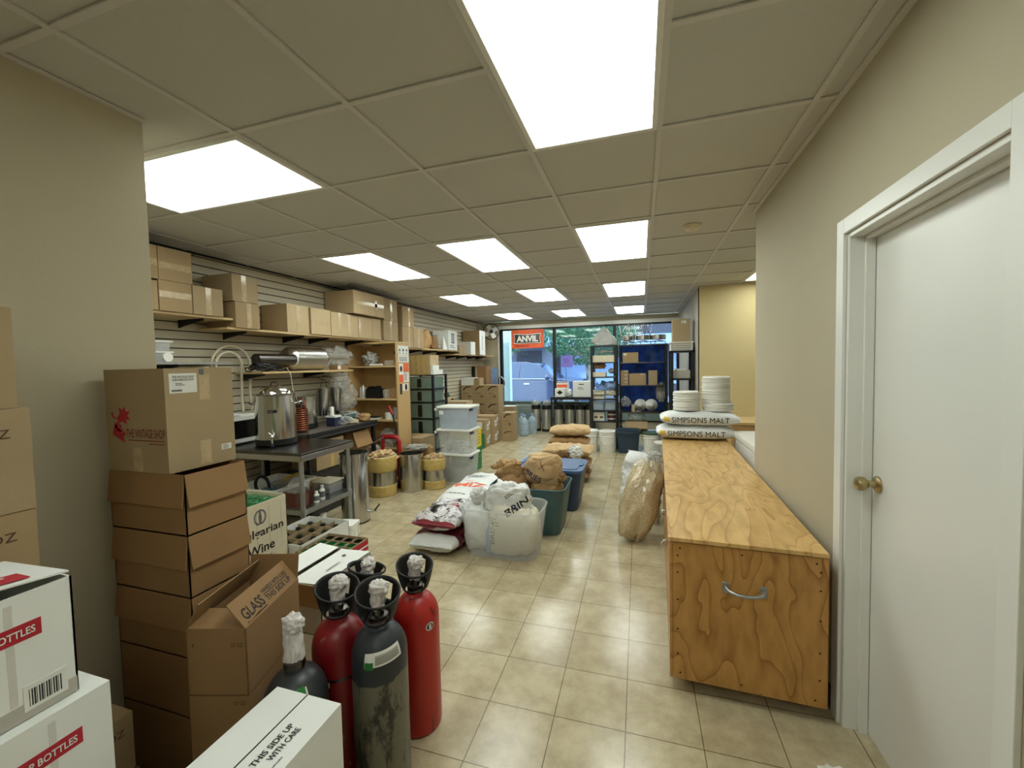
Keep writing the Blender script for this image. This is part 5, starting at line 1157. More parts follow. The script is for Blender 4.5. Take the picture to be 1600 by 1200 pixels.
def lids(x, y, z, n, r, grp, where):
    global lid0
    for k in range(n):
        if lid0 is None:
            q = MB(); q.lathe([(0, .0), (.132, .0), (.142, -.004), (.148, -.004), (.148, .007), (.140, .009), (.136, .0165), (.130, .0165), (.128, .010), (0, .010)], 'white_plastic', seg=40); lid0 = q.build('loose_lid', smooth=35); o = lid0
        else: o = lid0.copy(); COL.objects.link(o)
        s_ = r/.148; o.scale = (s_, s_, 1); o.location = (x+.003*math.sin(k*2.1), y+.003*math.cos(k*1.7), z+.0195*k); o.rotation_euler = (.01*math.sin(k*3), .01*math.cos(k*2), k)
        tag(o, 'white pail lid in the '+where, 'lid', grp)
lids(.455, 4.77, CT+.305, 10, .132, 'pail lids in the left stack', 'short left stack on the malt sacks')
lids(.765, 4.79, CT+.300, 4, .148, 'wide lids under the right stack', 'wide bottom part of the right stack on the malt sacks')
lids(.745, 4.79, CT+.300+.079, 14, .136, 'pail lids in the tall right stack', 'tall right stack on the malt sacks')
t = thing('chest_freezer', 'white chest freezer in the alcove behind the cart', 'freezer', (1.25, 4.12, 0))
B(-.36, .36, -.55, .52, .02, .78, 'white_plastic').build('freezer_body', t, bevel=.015); B(-.37, .37, -.56, .53, .785, .85, 'white_plastic').build('freezer_lid', t, bevel=.015)
t = thing('low_cabinet', 'low wooden cabinet against the yellow wall in the alcove', 'cabinet', (1.6, 6.2, 0)); B(-.5, .5, -.3, .32, 0, .73, 'maple').build('cabinet_body', t); B(-.52, .52, -.32, .33, .731, .765, 'wood_shelf').build('cabinet_top', t, bevel=.003)
b = MB(); b.blob((0, 0, .012), .05, .03, .014, 'white_plastic', 4, .5, 3, flat=-.01); misc('crumpled_paper', 'scrap of white paper on the floor before the door', 'paper', b, (.68, 1.76, .0), 40)
# sacks leaning on the cart
b = MB(); b.blob((0, 0, 0), .168, .145, .355, 'grain', 4, .13, 1.9, .88); b.blob((0, 0, -.33), .05, .03, .03, 'cloudy_film', 3, .3, 3); o = misc('grain_sack', 'clear sack full of grain leaning against the plywood cart', 'sack', b, (-.01, 3.80, .345), 180); o.rotation_euler = (-.30, .26, 0)
b = MB(); b.blob((.0, .0, .28), .12, .09, .15, 'clear_film', 4, .25, 2.4); b.blob((.02, .0, .40), .06, .045, .05, 'cloudy_film', 8, .3, 3); b.build('sack_neck', o, smooth=180)
def lsack(name, label, x, y, z, L, W_, T, m, sd, ax, deco=None):
    b = MB(); b.sack((0, 0, 0), L, W_, T, m, sd, .02, axis=ax, up=(-.5, -1, .3), p=3)
    if deco: deco(b)
    return misc(name, label, 'sack', b, (x, y, z), 180)
def prn(b):
    bv = b.bvh(); U = Vector((1, -.15, .25)).normalized(); V = Vector((-.1, .35, 1)).normalized()
    b.ppatch(bv, (-.13, -.4, .02), U, V, .22, .13, 'ink_darkred', n=10); b.ppatch(bv, (-.11, -.4, .035), U, V, .18, .09, 'bag_print_red', lift=.003, n=10)
    b.ptext(bv, '22LBS/10KG', (-.14, -.4, -.07), U, V, .22, .035, 'ink', lift=.004); b.ppatch(bv, (-.12, -.4, .24), U, V, .20, .015, 'ink', n=10)
lsack('printed_sack', 'white sack with a dark red and black print leaning behind the grain sack', -.05, 4.42, .33, .62, .34, .18, 'sack_white', 9, (.10, .16, 1), prn)
lsack('white_sack', 'white sack with a black stripe wedged between the printed sack and the cart', .10, 4.21, .32, .62, .16, .14, 'sack_cream', 12, (.04, .12, 1))
# ================================================================ tubs and sacks in the middle
def tub(name, label, x0, x1, y0, y1, h, k, m, rr=.06, t_=.004, rim=True, lid=None, rz=0, inset=.03):
    t = thing(name, label, 'tub', ((x0+x1)/2, (y0+y1)/2, 0), rz); hx, hy = (x1-x0)/2, (y1-y0)/2
    b = MB(); b.taper(-hx, hx, -hy, hy, .004, h, k, m, True, t_, rr, 7); b.build('tub_body', t, smooth=40)
    b = MB(); pts = []
    for q, (sx, sy) in enumerate(((1,1),(-1,1),(-1,-1),(1,-1))):
        for i in range(7): a = q*PI/2+i*PI/12; pts.append((sx*(hx-rr)+rr*math.cos(a), sy*(hy-rr)+rr*math.sin(a), h))
    b.tube(pts, .008, m, 8, closed=True); b.build('tub_rim', t, smooth=60)
    if lid:
        b = MB(); b.taper(-hx-.012, hx+.012, -hy-.012, hy+.012, h+.002, h+.03, -.0, lid, False, 0, rr); b.taper(-hx+.05, hx-.05, -hy+.05, hy-.05, h+.03, h+.036, .0, lid, False, 0, rr*.6)
        for s_ in (-1, 1): b.box(s_*(hx-.03)-.018, s_*(hx-.03)+.018, -.06, .06, h+.028, h+.042, lid)
        b.build('tub_lid', t, smooth=40)
    return t
tub('clear_tub', 'clear plastic tub full of white malt bags, frontmost of the three tubs', -1.45, -.76, 3.03, 3.45, .40, .05, 'tub_clear', .12)
b = MB(); b.blob((0, 0, .20), .21, .16, .22, 'sack_cream', 3, .12, 2, .6, flat=-.195)
b.blob((-.04, -.0, .42), .19, .10, .15, 'sack_white', 9, .22, 2.2, .6); bv = b.bvh()
b.ptext(bv, 'BRIN', (-.0, -.3, .34), (1, .1, .65), (-.6, 0, 1), .20, .055, 'ink', lift=.003, bold=.02); b.pbars(bv, (-.02, -.3, .47), (1, .1, .65), (-.6, 0, 1), .08, .03, 2, 'ink')
b.ptext(bv, 'BRIN', (-.12, -.3, .10), (0, 0, 1), (-1, 0, 0), .17, .04, 'ink_grey', lift=.003); b.pbars(bv, (-.165, -.3, .25), (1, 0, 0), (0, 0, 1), .09, .07, 3, 'ink_grey', seed=4)
misc('malt_bag', 'big white malt bag with a folded printed top standing in the clear tub', 'sack', b, (-1.02, 3.25, .01), 180)
b = MB(); b.blob((0, 0, .20), .12, .15, .20, 'sack_white', 5, .12, 2, .6, flat=-.19); b.blob((.01, -.02, .44), .07, .06, .07, 'sack_white', 19, .4, 2.6, .7)
misc('malt_bag', 'smaller white malt bag crumpled in the left of the clear tub', 'sack', b, (-1.32, 3.25, .01), 180)
b = MB(); b.blob((0, 0, .10), .04, .06, .13, 'pale_blue', 5, .1, 2, .6, flat=-.1); misc('blue_bag', 'blue bag between the two white bags in the clear tub', 'bag', b, (-1.195, 3.17, .02), 180)
tub('teal_tub', 'open teal plastic tub holding two brown paper sacks', -1.37, -.66, 3.58, 4.08, .43, .06, 'teal', .08)
b = MB(); b.blob((0, 0, .25), .155, .17, .29, 'paper_dark', 6, .14, 1.9, .6, flat=-.24); b.blob((-.05, -.02, .53), .13, .08, .09, 'paper', 13, .35, 2.2, .6); b.blob((-.19, -.04, .56), .05, .04, .022, 'paper', 3, .3, 3)
misc('paper_sack', 'brown paper sack with a rolled top, left one in the teal tub', 'sack', b, (-1.18, 3.83, .01), 180)
b = MB(); b.blob((0, 0, .23), .16, .16, .26, 'paper', 16, .12, 1.9, .6, flat=-.22); b.blob((-.02, -.03, .56), .17, .12, .15, 'paper_light', 23, .16, 1.8, .6); b.blob((.14, -.06, .49), .055, .07, .045, 'paper_dark', 3, .25, 3)
bv = b.bvh(); b.ptext(bv, 'BRIES', (-.19, -.3, .53), (1, .0, -.55), (.55, 0, 1), .17, .055, 'ink_blue', lift=.003, bold=.01); b.ptext(bv, 'X', (-.05, -.3, .58), (1, 0, -.2), (.2, 0, 1), .06, .07, 'ink_brown', lift=.003, bold=-.02)
b.pbars(bv, (.06, -.3, .25), (0, 0, 1), (-1, 0, 0), .12, .02, 1, 'ink_blue')
misc('paper_sack', 'tall brown paper sack with blue lettering, right one in the teal tub', 'sack', b, (-.865, 3.84, .01), 180)
tub('blue_tub', 'dark blue lidded tub behind the teal tub', -1.32, -.60, 4.24, 4.80, .42, .06, 'blue_tub', .08, lid='lid_blue')
# red printed malt bags and the long white one
def flat(label, x, y, z, L, W_, T, m, sd, me=None, rz=0, name='malt_bag', deco=None, amp=.012, grp=None, mt=.62):
    b = MB(); b.sack((0, 0, 0), L, W_, T, m, sd, amp, axis=(0, 1, 0), me=me, mt=mt)
    if deco: deco(b)
    return tag(b.build(name, loc=(x, y, z), smooth=180, rz=rz), label, 'sack', grp)
def prb(b):
    bv = b.bvh(); b.pbars(bv, (-.17, -.24, .5), (1, 0, 0), (0, 1, 0), .32, .06, 2, 'label_white'); b.ppatch(bv, (-.17, -.02, .5), (1, 0, 0), (0, 1, 0), .30, .05, 'ink_darkred', n=10)
flat('lower maroon and white malt bag left of the clear tub', -1.665, 3.27, .088, .60, .44, .155, 'sack_maroon', 2, 'sack_white', grp='stacked malt bags')
flat('upper shiny black white and red printed malt bag left of the clear tub', -1.66, 3.30, .252, .58, .44, .155, 'bag_print_red', 7, 'ink_darkred', amp=.022, deco=prb, mt=.93, grp='stacked malt bags')
def mi(b):
    bv = b.bvh(); b.ptext(bv, 'MiZ', (-.17, -.18, .5), (1, .1, 0), (-.1, 1, 0), .33, .13, 'ink_orange', lift=.003, bold=.03)
    b.pbars(bv, (-.12, .02, .5), (1, .1, 0), (-.1, 1, 0), .2, .025, 1, 'ink_orange'); b.pbars(bv, (-.16, .16, .5), (1, .1, 0), (-.1, 1, 0), .28, .12, 3, 'ink_grey', seed=3)
    b.pbars(bv, (-.16, -.42, .5), (1, 0, 0), (0, 1, 0), .26, .04, 1, 'ink_grey', seed=5)
flat('lower long white sack under the orange lettered one', -1.74, 4.12, .082, 1.05, .46, .145, 'sack_white', 31, grp='long white sacks')
flat('long white sack with orange letters lying left of the tubs', -1.73, 4.13, .236, 1.05, .46, .135, 'sack_white', 33, deco=mi, grp='long white sacks')
# kraft sack stacks
def kraft(label, x, y, z, L, W_, T, m, sd, rz=0, grp='brown paper sacks behind the tubs'):
    b = MB(); b.sack((0, 0, 0), L, W_, T, m, sd, .016); bv = b.bvh(); b.ptext(bv, '2', (-.15, -.1, .5), (1, 0, 0), (0, 1, 0), .07, .05, 'ink_blue', lift=.003)
    return tag(b.build('paper_sack', loc=(x, y, z), smooth=180, rz=rz), label, 'sack', grp)
for k, (lab, m) in enumerate((('lowest brown sack of the rear pile behind the blue tub', 'paper_dark'), ('second brown sack from the floor in the rear pile', 'paper'), ('third brown sack from the floor in the rear pile', 'paper'), ('topmost brown sack of the rear pile behind the blue tub', 'paper_light'))):
    kraft(lab, -1.03+.01*(k % 2), 6.15, .085+.163*k, .60, .42, .15, m, 40+k, rz=(.03, -.02, .05, .12)[k])
for k, (lab, m) in enumerate((('lowest brown sack of the front pile behind the blue tub', 'paper_dark'), ('middle brown sack of the front pile behind the blue tub', 'paper'), ('top pale brown sack with torn folded mouth behind the blue tub', 'paper_light'))):
    kraft(lab, -.99+.02*k, 5.55, .085+.158*k, .66, .44, .145, m, 50+k, rz=(-.02, .03, -.04)[k])
b = MB(); b.blob((0, 0, .06), .10, .06, .09, 'label_white', 3, .3, 3); b.blob((-.14, -.0, .03), .10, .05, .05, 'paper_dark', 8, .4, 3); misc('torn_bag', 'torn paper bag mouth with white lining on the front pile', 'bag', b, (-.82, 5.31, .36), 180)
# ================================================================ clear totes, crates, cartons along the left
def tote(label, x0, x1, y0, y1, z, h, m, fill=None, lab=True, lid='white_plastic'):
    t = thing('storage_tote', label, 'tote', ((x0+x1)/2, (y0+y1)/2, z), 0, 'clear totes stacked beside the taped drums'); hx, hy = (x1-x0)/2, (y1-y0)/2
    b = MB(); b.taper(-hx, hx, -hy, hy, 0, h-.02, .025, m, True, .003, .03); b.build('tote_body', t, smooth=40)
    b = MB(); b.taper(-hx-.015, hx+.015, -hy-.015, hy+.015, h-.02, h-.001, 0, lid, False, 0, .03); b.build('tote_lid', t, smooth=40)
    for s_ in (-1, 1): q = MB(); q.box(s_*(hx+.018)-.012, s_*(hx+.018)+.012, -hy-.02, -hy+.06, h-.055, h-.022, 'ink_blue' if s_ > 0 else lid); q.build('latch', t, bevel=.003)
    if lab: q = MB(); q.patch((-hx+.03, -hy+.004, h-.11), (1, 0, 0), (0, 0, 1), .06, .05, 'label_white', lift=.002); q.build('paper_label', t)
    return t
tote('grey based clear tote at the bottom of the tote stack', -2.63, -2.17, 5.02, 5.36, 0, .385, 'tub_clear')
b = MB(); b.taper(-.17, .14, -.14, .13, 0, .19, .01, 'mesh_grey', False, 0, .02); misc('inner_box', 'dark grey box inside the bottom clear tote', 'box', b, (-2.41, 5.19, .006), 40)
tote('clear tote half full of white pieces in the middle of the tote stack', -2.64, -2.16, 5.02, 5.36, .387, .33, 'tub_clear', lab=False)
rd = random.Random(12); b = MB()
for k in range(300): c = Vector((rd.uniform(-.19, .19), rd.uniform(-.13, .13), rd.uniform(.02, .16))); u = Vector((rd.gauss(0, 1), rd.gauss(0, 1), rd.gauss(0, 1))).normalized(); v = u.orthogonal().normalized(); b.obox(c, u*.016, v*.009, u.cross(v)*.004, 'white_plastic')
tag(b.build('plastic_pieces', loc=(-2.40, 5.19, .39)), 'small white plastic pieces filling the middle tote', 'plastic pieces', kind='stuff')
tote('frosted bluish tote on top of the tote stack', -2.63, -2.16, 5.02, 5.36, .719, .305, 'tub_bluish')
def crate(label, x, y, z, w_, d_, h, m, grp=None):
    t = thing('crate', label, 'crate', (x, y, z), 0, grp); b = MB(); b.box(-w_/2, w_/2, -d_/2, d_/2, 0, .01, m)
    for s_ in (-1, 1):
        b.box(s_*w_/2-.006, s_*w_/2+.006, -d_/2, d_/2, 0, h, m); b.box(-w_/2, w_/2, s_*d_/2-.006, s_*d_/2+.006, 0, h, m)
    for k in range(5): b.box(w_/2+.004, w_/2+.012, -d_/2, d_/2, h*(.12+.2*k), h*(.16+.2*k), m); b.box(-w_/2, w_/2, -d_/2-.012, -d_/2-.004, h*(.12+.2*k), h*(.16+.2*k), m)
    if m == 'yellow_crate':
        for k in range(4): b.box(w_/2+.0118, w_/2+.0125, -d_/2+.03, d_/2-.05, h*(.2+.17*k), h*(.23+.17*k), 'ink_brown')
    b.build('crate_body', t, bevel=.002)
crate('green plastic crate on the floor behind the clear totes', -2.50, 5.68, 0, .30, .40, .34, 'green_crate'); crate('yellow panelled crate on top of the green one', -2.50, 5.68, .342, .30, .40, .27, 'yellow_crate')
crate('green plastic crate by the brown cartons, farther back', -2.98, 7.20, 0, .26, .20, .27, 'green_crate')
b = MB(); b.lathe([(.09, 0), (.095, .02), (.095, .25), (.06, .30), (.03, .33), (.03, .36), (0, .36)], 'jug', seg=24); misc('water_jug', 'clear jug standing in the farther green crate', 'jug', b, (-2.97, 7.20, .011), 40)
G23 = 'brown cartons with a swoosh mark'
def sw(d, fr, n23=True):
    O, U, V, w, h = fr['-y']; y = O[1]-.0006
    d.prism([(-w*.38, h*.72), (-w*.3, h*.70), (-w*.05, h*.86), (w*.32, h*.90), (w*.36, h*.95), (-w*.05, h*.95), (-w*.28, h*.84)], (0, y, 0), (1, 0, 0), (0, 0, 1), .001, 'ink_brown')
    if n23: d.bars((-w*.3, O[1], h*.50), U, V, w*.66, h*.07, 1, 'ink_brown', lift=.002); d.bars((-w*.22, O[1], h*.34), U, V, w*.22, h*.05, 1, 'ink_brown', lift=.002); d.text('23', (w*.05, O[1], h*.30), U, V, w*.24, h*.13, 'ink', bold=.03, lift=.002)
def side(d, fr):
    O, U, V, w, h = fr['+x']; d.prism([(.035*math.cos(a), .04*math.sin(a)) for a in [k*PI/6 for k in range(12)]], (O[0]+.0004, w*.22, h*.72), (0, 1, 0), (0, 0, 1), .001, 'label_white')
    d.patch((O[0], -w*.22, h*.25), U, V, w*.35, h*.42, 'label_white'); d.text('47', (O[0]+.001, -w*.16, h*.36), U, V, w*.2, h*.18, 'ink', bold=.02)
def both(d, fr): sw(d, fr); 
xs = (-3.80, -3.505, -3.215, -2.925)
for c in range(3):
    for r in range(3):
        z0 = (0, .376, .756)[r]; z1 = (.375, .755, 1.135)[r]
        carton(('left', 'middle', 'right')[c]+' '+('bottom', 'second row', 'top')[r]+' carton with a swoosh in the wall of cartons by the window', xs[c]+.003, xs[c+1]-.003, 8.40, 8.74, z0+.001, z1, 'card', (), G23, deco=both)
carton('lower swoosh carton standing forward by the water jugs', -2.74, -2.50, 8.04, 8.36, .001, .22, 'card', (), G23, deco=lambda d, fr: sw(d, fr, False))
carton('upper carton marked 23 standing forward by the water jugs', -2.74, -2.50, 8.04, 8.36, .221, .585, 'card', (), G23, deco=both)
carton('lower carton with white stickers, right pile', -3.20, -2.79, 7.64, 8.0, .001, .28, 'card', (), G23, deco=side); carton('upper carton with white stickers, right pile', -3.20, -2.79, 7.64, 8.0, .281, .56, 'card', (), G23, deco=side)
carton('lower carton with white stickers beside the green crate', -3.10, -2.83, 7.32, 7.62, .001, .26, 'card', (), G23, deco=side); carton('upper carton with a paper sheet on its front beside the green crate', -3.10, -2.83, 7.32, 7.62, .261, .525, 'card', (), G23, deco=lambda d, fr: (side(d, fr), d.patch((-.1, fr['-y'][0][1], .10), (1, 0, 0), (0, 0, 1), .17, .13, 'label_white')))
for k in range(3): carton(('bottom', 'middle', 'top labelled')[k]+' carton of the narrow pile left of the stickered ones', -3.46, -3.13, 7.28, 7.60, .001+.222*k, .221+.222*k, 'card', (), G23, deco=(lambda d, fr: d.patch((-.02, fr['-y'][0][1], .08), (1, 0, 0), (0, 0, 1), .14, .09, 'label_white')) if k == 2 else None)
for k in range(3): carton(('bottom', 'middle', 'top')[k]+' carton behind the narrow pile', -3.55, -3.22, 7.70 if k < 3 else 0, 8.02, .001+.26*k, .26+.26*k, 'card', (), G23, deco=side)
carton('open tan carton with black triangles above the totes', -3.42, -2.96, 6.75, 7.05, .755, .93, 'card_light', (), deco=lambda d, fr: [d.prism([(-.035, 0), (.035, 0), (0, .08)], (.0+.09*k, fr['-y'][0][1]-.0006, .05), (1, 0, 0), (0, 0, 1), .001, 'ink') for k in (0, 1)])
carton('large carton under the triangle marked one', -3.42, -2.96, 6.72, 7.08, .001, .754, 'card', ())
t = thing('side_table', 'narrow wooden board table behind the drawer tower', 'table', (-3.62, 7.05, 0)); B(-.20, .19, -.40, .22, .95, .97, 'wood_shelf').build('table_top', t)
for x in (-.17, .16):
    for y in (-.37, .19): B(x-.012, x+.012, y-.012, y+.012, 0, .95, 'black').build('leg', t)
t = thing('small_drawer_unit', 'small white drawer tower on the board table', 'drawers', (-3.60, 6.88, .971)); B(-.07, .07, -.09, .09, 0, .36, 'tub_bluish').build('unit_frame', t, bevel=.004)
for k in range(4): B(-.062, .062, -.10, -.091, .012+.088*k, .088+.088*k, 'white_plastic').build('drawer', t, bevel=.003)
b = MB(); b.blob((0, 0, .05), .05, .05, .05, 'leaf', 3, .4, 3); misc('ornament', 'small green thing beside the white drawer tower', 'ornament', b, (-3.49, 7.06, .972), 180)
carton('white topped carton on the cartons near the wall', -3.80, -3.52, 8.42, 8.72, 1.137, 1.30, 'white_board', ()); carton('brown carton beside the white topped one', -3.50, -3.38, 8.45, 8.70, 1.137, 1.29, 'card', ())
carton('tall brown carton standing in the window corner', -3.83, -3.47, 9.12, 9.48, .001, 1.55, 'card_warm', (('-y', 'v', .3),), deco=lambda d, fr: d.patch((-.18, fr['-y'][0][1], 0), (1, 0, 0), (0, 0, 1), .09, 1.54, 'ink'))
b = MB(); b.box(-.0, .16, -.006, .006, 0, 1.5, 'pale_blue'); misc('foam_sheet', 'pale bluish sheet leaning in the window corner', 'sheet', b, (-3.455, 9.4, .001), 0)
t = thing('dolly', 'folding hand truck with a curved handle behind the cartons', 'hand truck', (-3.17, 9.15, 0)); b = MB(); b.tube([(-.10, 0, .0), (-.10, 0, 1.2), (-.06, 0, 1.28), (.06, 0, 1.29), (.13, 0, 1.22), (.14, 0, 1.12), (.05, 0, .98)], .014, 'galv', 10); b.tube([(.0, 0, .05), (.0, 0, 1.27)], .012, 'steel_dark', 8); b.build('dolly_frame', t, smooth=60); B(-.16, .16, -.02, .0, 0, .03, 'steel_dark').build('toe_plate', t)
carton('low white topped carton behind the one marked 23', -2.97, -2.70, 8.78, 9.05, .30, .64, 'card', (), deco=lambda d, fr: d.patch((-.135, -.135, .34), (1, 0, 0), (0, 1, 0), .27, .27, 'white_board', lift=.002)); carton('carton supporting the low white topped one', -2.97, -2.70, 8.78, 9.05, .001, .299, 'card', ())
t0 = None
for k, (x, y) in enumerate(((-2.58, 8.98), (-2.36, 9.05), (-2.47, 8.76))):
    t = thing('water_jug', ('left', 'right', 'front')[k]+' clear water jug on the floor below the window', 'jug', (x, y, 0), 0, 'clear water jugs by the window'); b = MB(); b.lathe([(0, 0), (.09, 0), (.10, .015), (.10, .10), (.096, .11), (.10, .12), (.10, .24), (.096, .25), (.10, .26), (.10, .30), (.085, .35), (.035, .40), (.028, .41), (.028, .44)], 'jug', seg=28); b.build('jug_body', t, smooth=40); b = MB(); b.lathe([(.034, .425), (.034, .46), (0, .462)], 'pale_blue', seg=16); b.build('jug_cap', t, smooth=40)
# kegs
keg0 = None
def keg(x, y, label):
    global keg0
    if keg0 is None:
        t = thing('steel_keg', label, 'keg', (x, y, 0), 0, 'steel kegs below the window'); r = .108
        b = MB(); b.lathe([(r, .03), (r, .5), (r*.93, .54), (r*.6, .555), (0, .557)], 'keg_steel', seg=30); b.build('keg_body', t, smooth=40)
        b = MB(); b.lathe([(r*1.02, 0), (r*1.02, .06), (r*.97, .062)], 'black_rubber', seg=30); b.build('keg_foot', t, smooth=40)
        b = MB(); b.lathe([(r*1.02, .515), (r*1.02, .61), (r*.85, .615), (r*.84, .53)], 'black_rubber', seg=30); b.build('keg_handle', t, smooth=40)
        b = MB(); b.cyl((-.04, 0, .55), (-.04, 0, .61), .011, 'chrome', 8); b.cyl((.04, 0, .55), (.04, 0, .61), .011, 'chrome', 8); b.lathe([(.05, .557), (.045, .575), (0, .576)], 'chrome', seg=16); b.build('keg_valve', t, smooth=40); keg0 = t
    else: t = copy_tree(keg0); t.location = (x, y, 0); tag(t, label)
for x, y, l in ((-2.38, 9.50, 'steel keg standing left of the black table, farther from it'), (-2.12, 9.46, 'steel keg standing just left of the black table'), (-1.84, 9.5, 'first keg from the left under the black table'), (-1.58, 9.5, 'second keg from the left under the black table'), (-1.34, 9.5, 'third keg from the left under the black table'), (-1.12, 9.5, 'fourth keg from the left under the black table')): keg(x, y, l)
for k, (x, y) in enumerate(((-2.38, 9.50), (-2.12, 9.46))):
    b = MB(); b.blob((0, 0, .05), .09, .09, .055, 'clear_film', 3+k, .35, 3); misc('plastic_bag', ('left', 'right')[k]+' crumpled clear film on the kegs left of the black table', 'bag', b, (x, y, .615), 180)
t = thing('side_table', 'black table with boxes on it in front of the right window pane', 'table', (-1.50, 9.45, 0)); B(-.46, .44, -.27, .30, .76, .82, 'black').build('table_top', t, bevel=.004)
for x in (-.44, .42):
    for y in (-.25, .28): B(x-.015, x+.015, y-.015, y+.015, 0, .76, 'black').build('leg', t)
carton('white carton with a small dark logo on the black table', -1.46, -1.07, 9.22, 9.55, .821, 1.165, 'white_board', (), deco=lambda d, fr: (d.patch((-.06, fr['-y'][0][1], .27), (1, 0, 0), (0, 0, 1), .11, .018, 'ink'), d.bars((-.08, fr['-y'][0][1], .16), (1, 0, 0), (0, 0, 1), .16, .06, 2, 'ink_grey')))
carton('small white box with a black diamond on the black table', -1.86, -1.64, 9.20, 9.36, .821, 1.01, 'white_board', (), deco=lambda d, fr: d.prism([(-.07, 0), (0, -.05), (.07, 0), (0, .05)], (0, fr['-y'][0][1]-.0006, .10), (1, 0, 0), (0, 0, 1), .001, 'ink'))
t = carton('red and orange printed box with a carry handle on the black table', -1.86, -1.60, 9.40, 9.60, .821, 1.15, 'label_white', (), deco=lambda d, fr: (d.patch((-.12, fr['-y'][0][1], .20), (1, 0, 0), (0, 0, 1), .24, .07, 'ink_orange'), d.patch((-.13, fr['-y'][0][1], .31), (1, 0, 0), (0, 0, 1), .26, .015, 'hand_red')))
b = MB(); b.blob((0, 0, .08), .05, .05, .09, 'white_plastic', 3, .3, 3); misc('plastic_pack', 'small white and dark pack between the two front boxes', 'pack', b, (-1.54, 9.29, .822), 180)
# ================================================================ storage racks
def rack(name, label, x0, x1, y0, y1, zs, H, m='black', pr=.018, th=.02, shelf_m=None):
    t = thing(name, label, 'rack', ((x0+x1)/2, (y0+y1)/2, 0)); hx, hy = (x1-x0)/2, (y1-y0)/2
    for x in (-hx+pr, hx-pr):
        for y in (-hy+pr, hy-pr): B(x-pr, x+pr, y-pr, y+pr, 0, H, m).build('post', t)
    for z in zs: B(-hx, hx, -hy, hy, z-th, z, shelf_m or m).build('shelf', t, bevel=.003)
    return t
Z1 = (.28, .50, .70, .905, 1.31, 1.575, 1.875)
rack('narrow_rack', 'narrow black rack of supplies in front of the window', -.885, -.41, 7.68, 8.05, Z1, 1.875)
Z2 = (.29, .665, 1.155, 1.56, 1.88)
rack('wide_rack', 'wide black rack with steel burners on top in front of the window', -.385, .425, 7.75, 8.2, Z2, 1.88, pr=.014, shelf_m='steel_dark')
Z3 = (.3, .77, 1.295, 1.73)
rack('corner_rack', 'black plastic rack in the corner by the yellow wall', .435, .79, 6.98, 7.38, Z3, 1.73, pr=.024, th=.03)
b = MB(); b.blob((0, 0, .16), .30, .15, .18, 'cloudy_film', 61, .22, 1.6, .7, flat=-.155, cone=.85); misc('plastic_bag', 'big cloudy plastic bag peaked on the narrow rack', 'bag', b, (-.66, 7.87, 1.88), 180)
x = -.65
carton('pale box on the top level of the narrow rack', -.85, -.47, 7.72, 7.98, 1.576, 1.70, 'cream', ()); b = MB(); b.blob((0, 0, .03), .14, .1, .04, 'cloudy_film', 5, .3, 3, flat=-.03); misc('foam_pack', 'grey soft pack on the pale box', 'pack', b, (-.64, 7.85, 1.735), 180)
carton('pale box on the second level of the narrow rack', -.86, -.62, 7.72, 7.98, 1.311, 1.39, 'cream', ()); b = MB(); b.blob((0, 0, .06), .10, .1, .07, 'paper', 5, .4, 3, flat=-.05); misc('parcel', 'brown bundle on the second level of the narrow rack', 'parcel', b, (-.73, 7.85, 1.445), 180)
b = MB(); b.blob((0, 0, .05), .06, .1, .05, 'cloudy_film', 7, .4, 3, flat=-.045); misc('plastic_bag', 'clear bag on the second level of the narrow rack', 'bag', b, (-.52, 7.85, 1.36), 180)
b = MB(); b.blob((0, 0, .06), .11, .12, .065, 'card_warm', 17, .3, 3, flat=-.06); 
b = MB(); b.box(-.12, .12, -.1, .1, 0, .012, 'pale_blue'); o = misc('blue_envelope', 'light blue packet leaning in the narrow rack', 'packet', b, (-.62, 7.86, 1.13), 0); o.rotation_euler = (.7, .35, 0)
b = MB(); b.box(-.09, .09, -.1, .1, 0, .16, 'pale_blue'); misc('blue_box', 'light blue box at the right of the narrow rack', 'box', b, (-.53, 7.87, .985), 0) if False else None
for k in range(2):
    b = MB(); vs = []; nx_, ny_ = 16, 12; fs = []
    for i in range(nx_+1):
        for j in range(ny_+1): vs.append((-.11+.22*i/nx_, -.12+.24*j/ny_, .055+.022*math.sin(i*PI/2)*math.sin(j*PI/2)))
    for i in range(nx_):
        for j in range(ny_): a = i*(ny_+1)+j; fs.append((a, a+ny_+1, a+ny_+2, a+1))
    b.add(vs, fs, 'egg_carton'); b.box(-.11, .11, -.12, .12, 0, .045, 'egg_carton'); misc('egg_tray_stack', ('lower', 'upper')[k]+' pale quilted pack on the narrow rack', 'pack', b, (-.76, 7.86, .906+.08*k), 60)
b = MB(); b.blob((0, 0, .05), .10, .12, .055, 'egg_carton', 7, .3, 4, .7, flat=-.045); misc('bubble_pack', 'white quilted pack right of the stacked ones', 'pack', b, (-.53, 7.86, .953), 180)
b = MB(); b.blob((0, 0, .1), .11, .12, .08, 'pale_blue', 9, .2, 2, .6, flat=-.07); misc('blue_bag', 'light blue plastic bag above the white quilted pack', 'bag', b, (-.53, 7.87, 1.04), 180)
for k in range(2): b = MB(); b.taper(-.10, .10, -.13, .13, 0, .16, .012, 'tub_bluish', True, .003, .02); misc('bin', ('left', 'right')[k]+' bluish bin on the lower narrow rack', 'bin', b, (-.76+.215*k, 7.87, .701), 40)
b = MB()
b.box(-.10, .10, -.11, .11, 0, .155, 'label_white'); 
for k in range(2): b.box(-.10+.10*k+.004, -.006+.10*k, -.1115, -.11, .02, .14, 'cream'); b.box(-.10+.1*k+.02, -.02+.1*k, -.1125, -.1115, .05, .08, 'ink_brown')
misc('tea_boxes', 'white and tan packaged goods on the low level of the narrow rack', 'box', b, (-.755, 7.86, .502), 0)
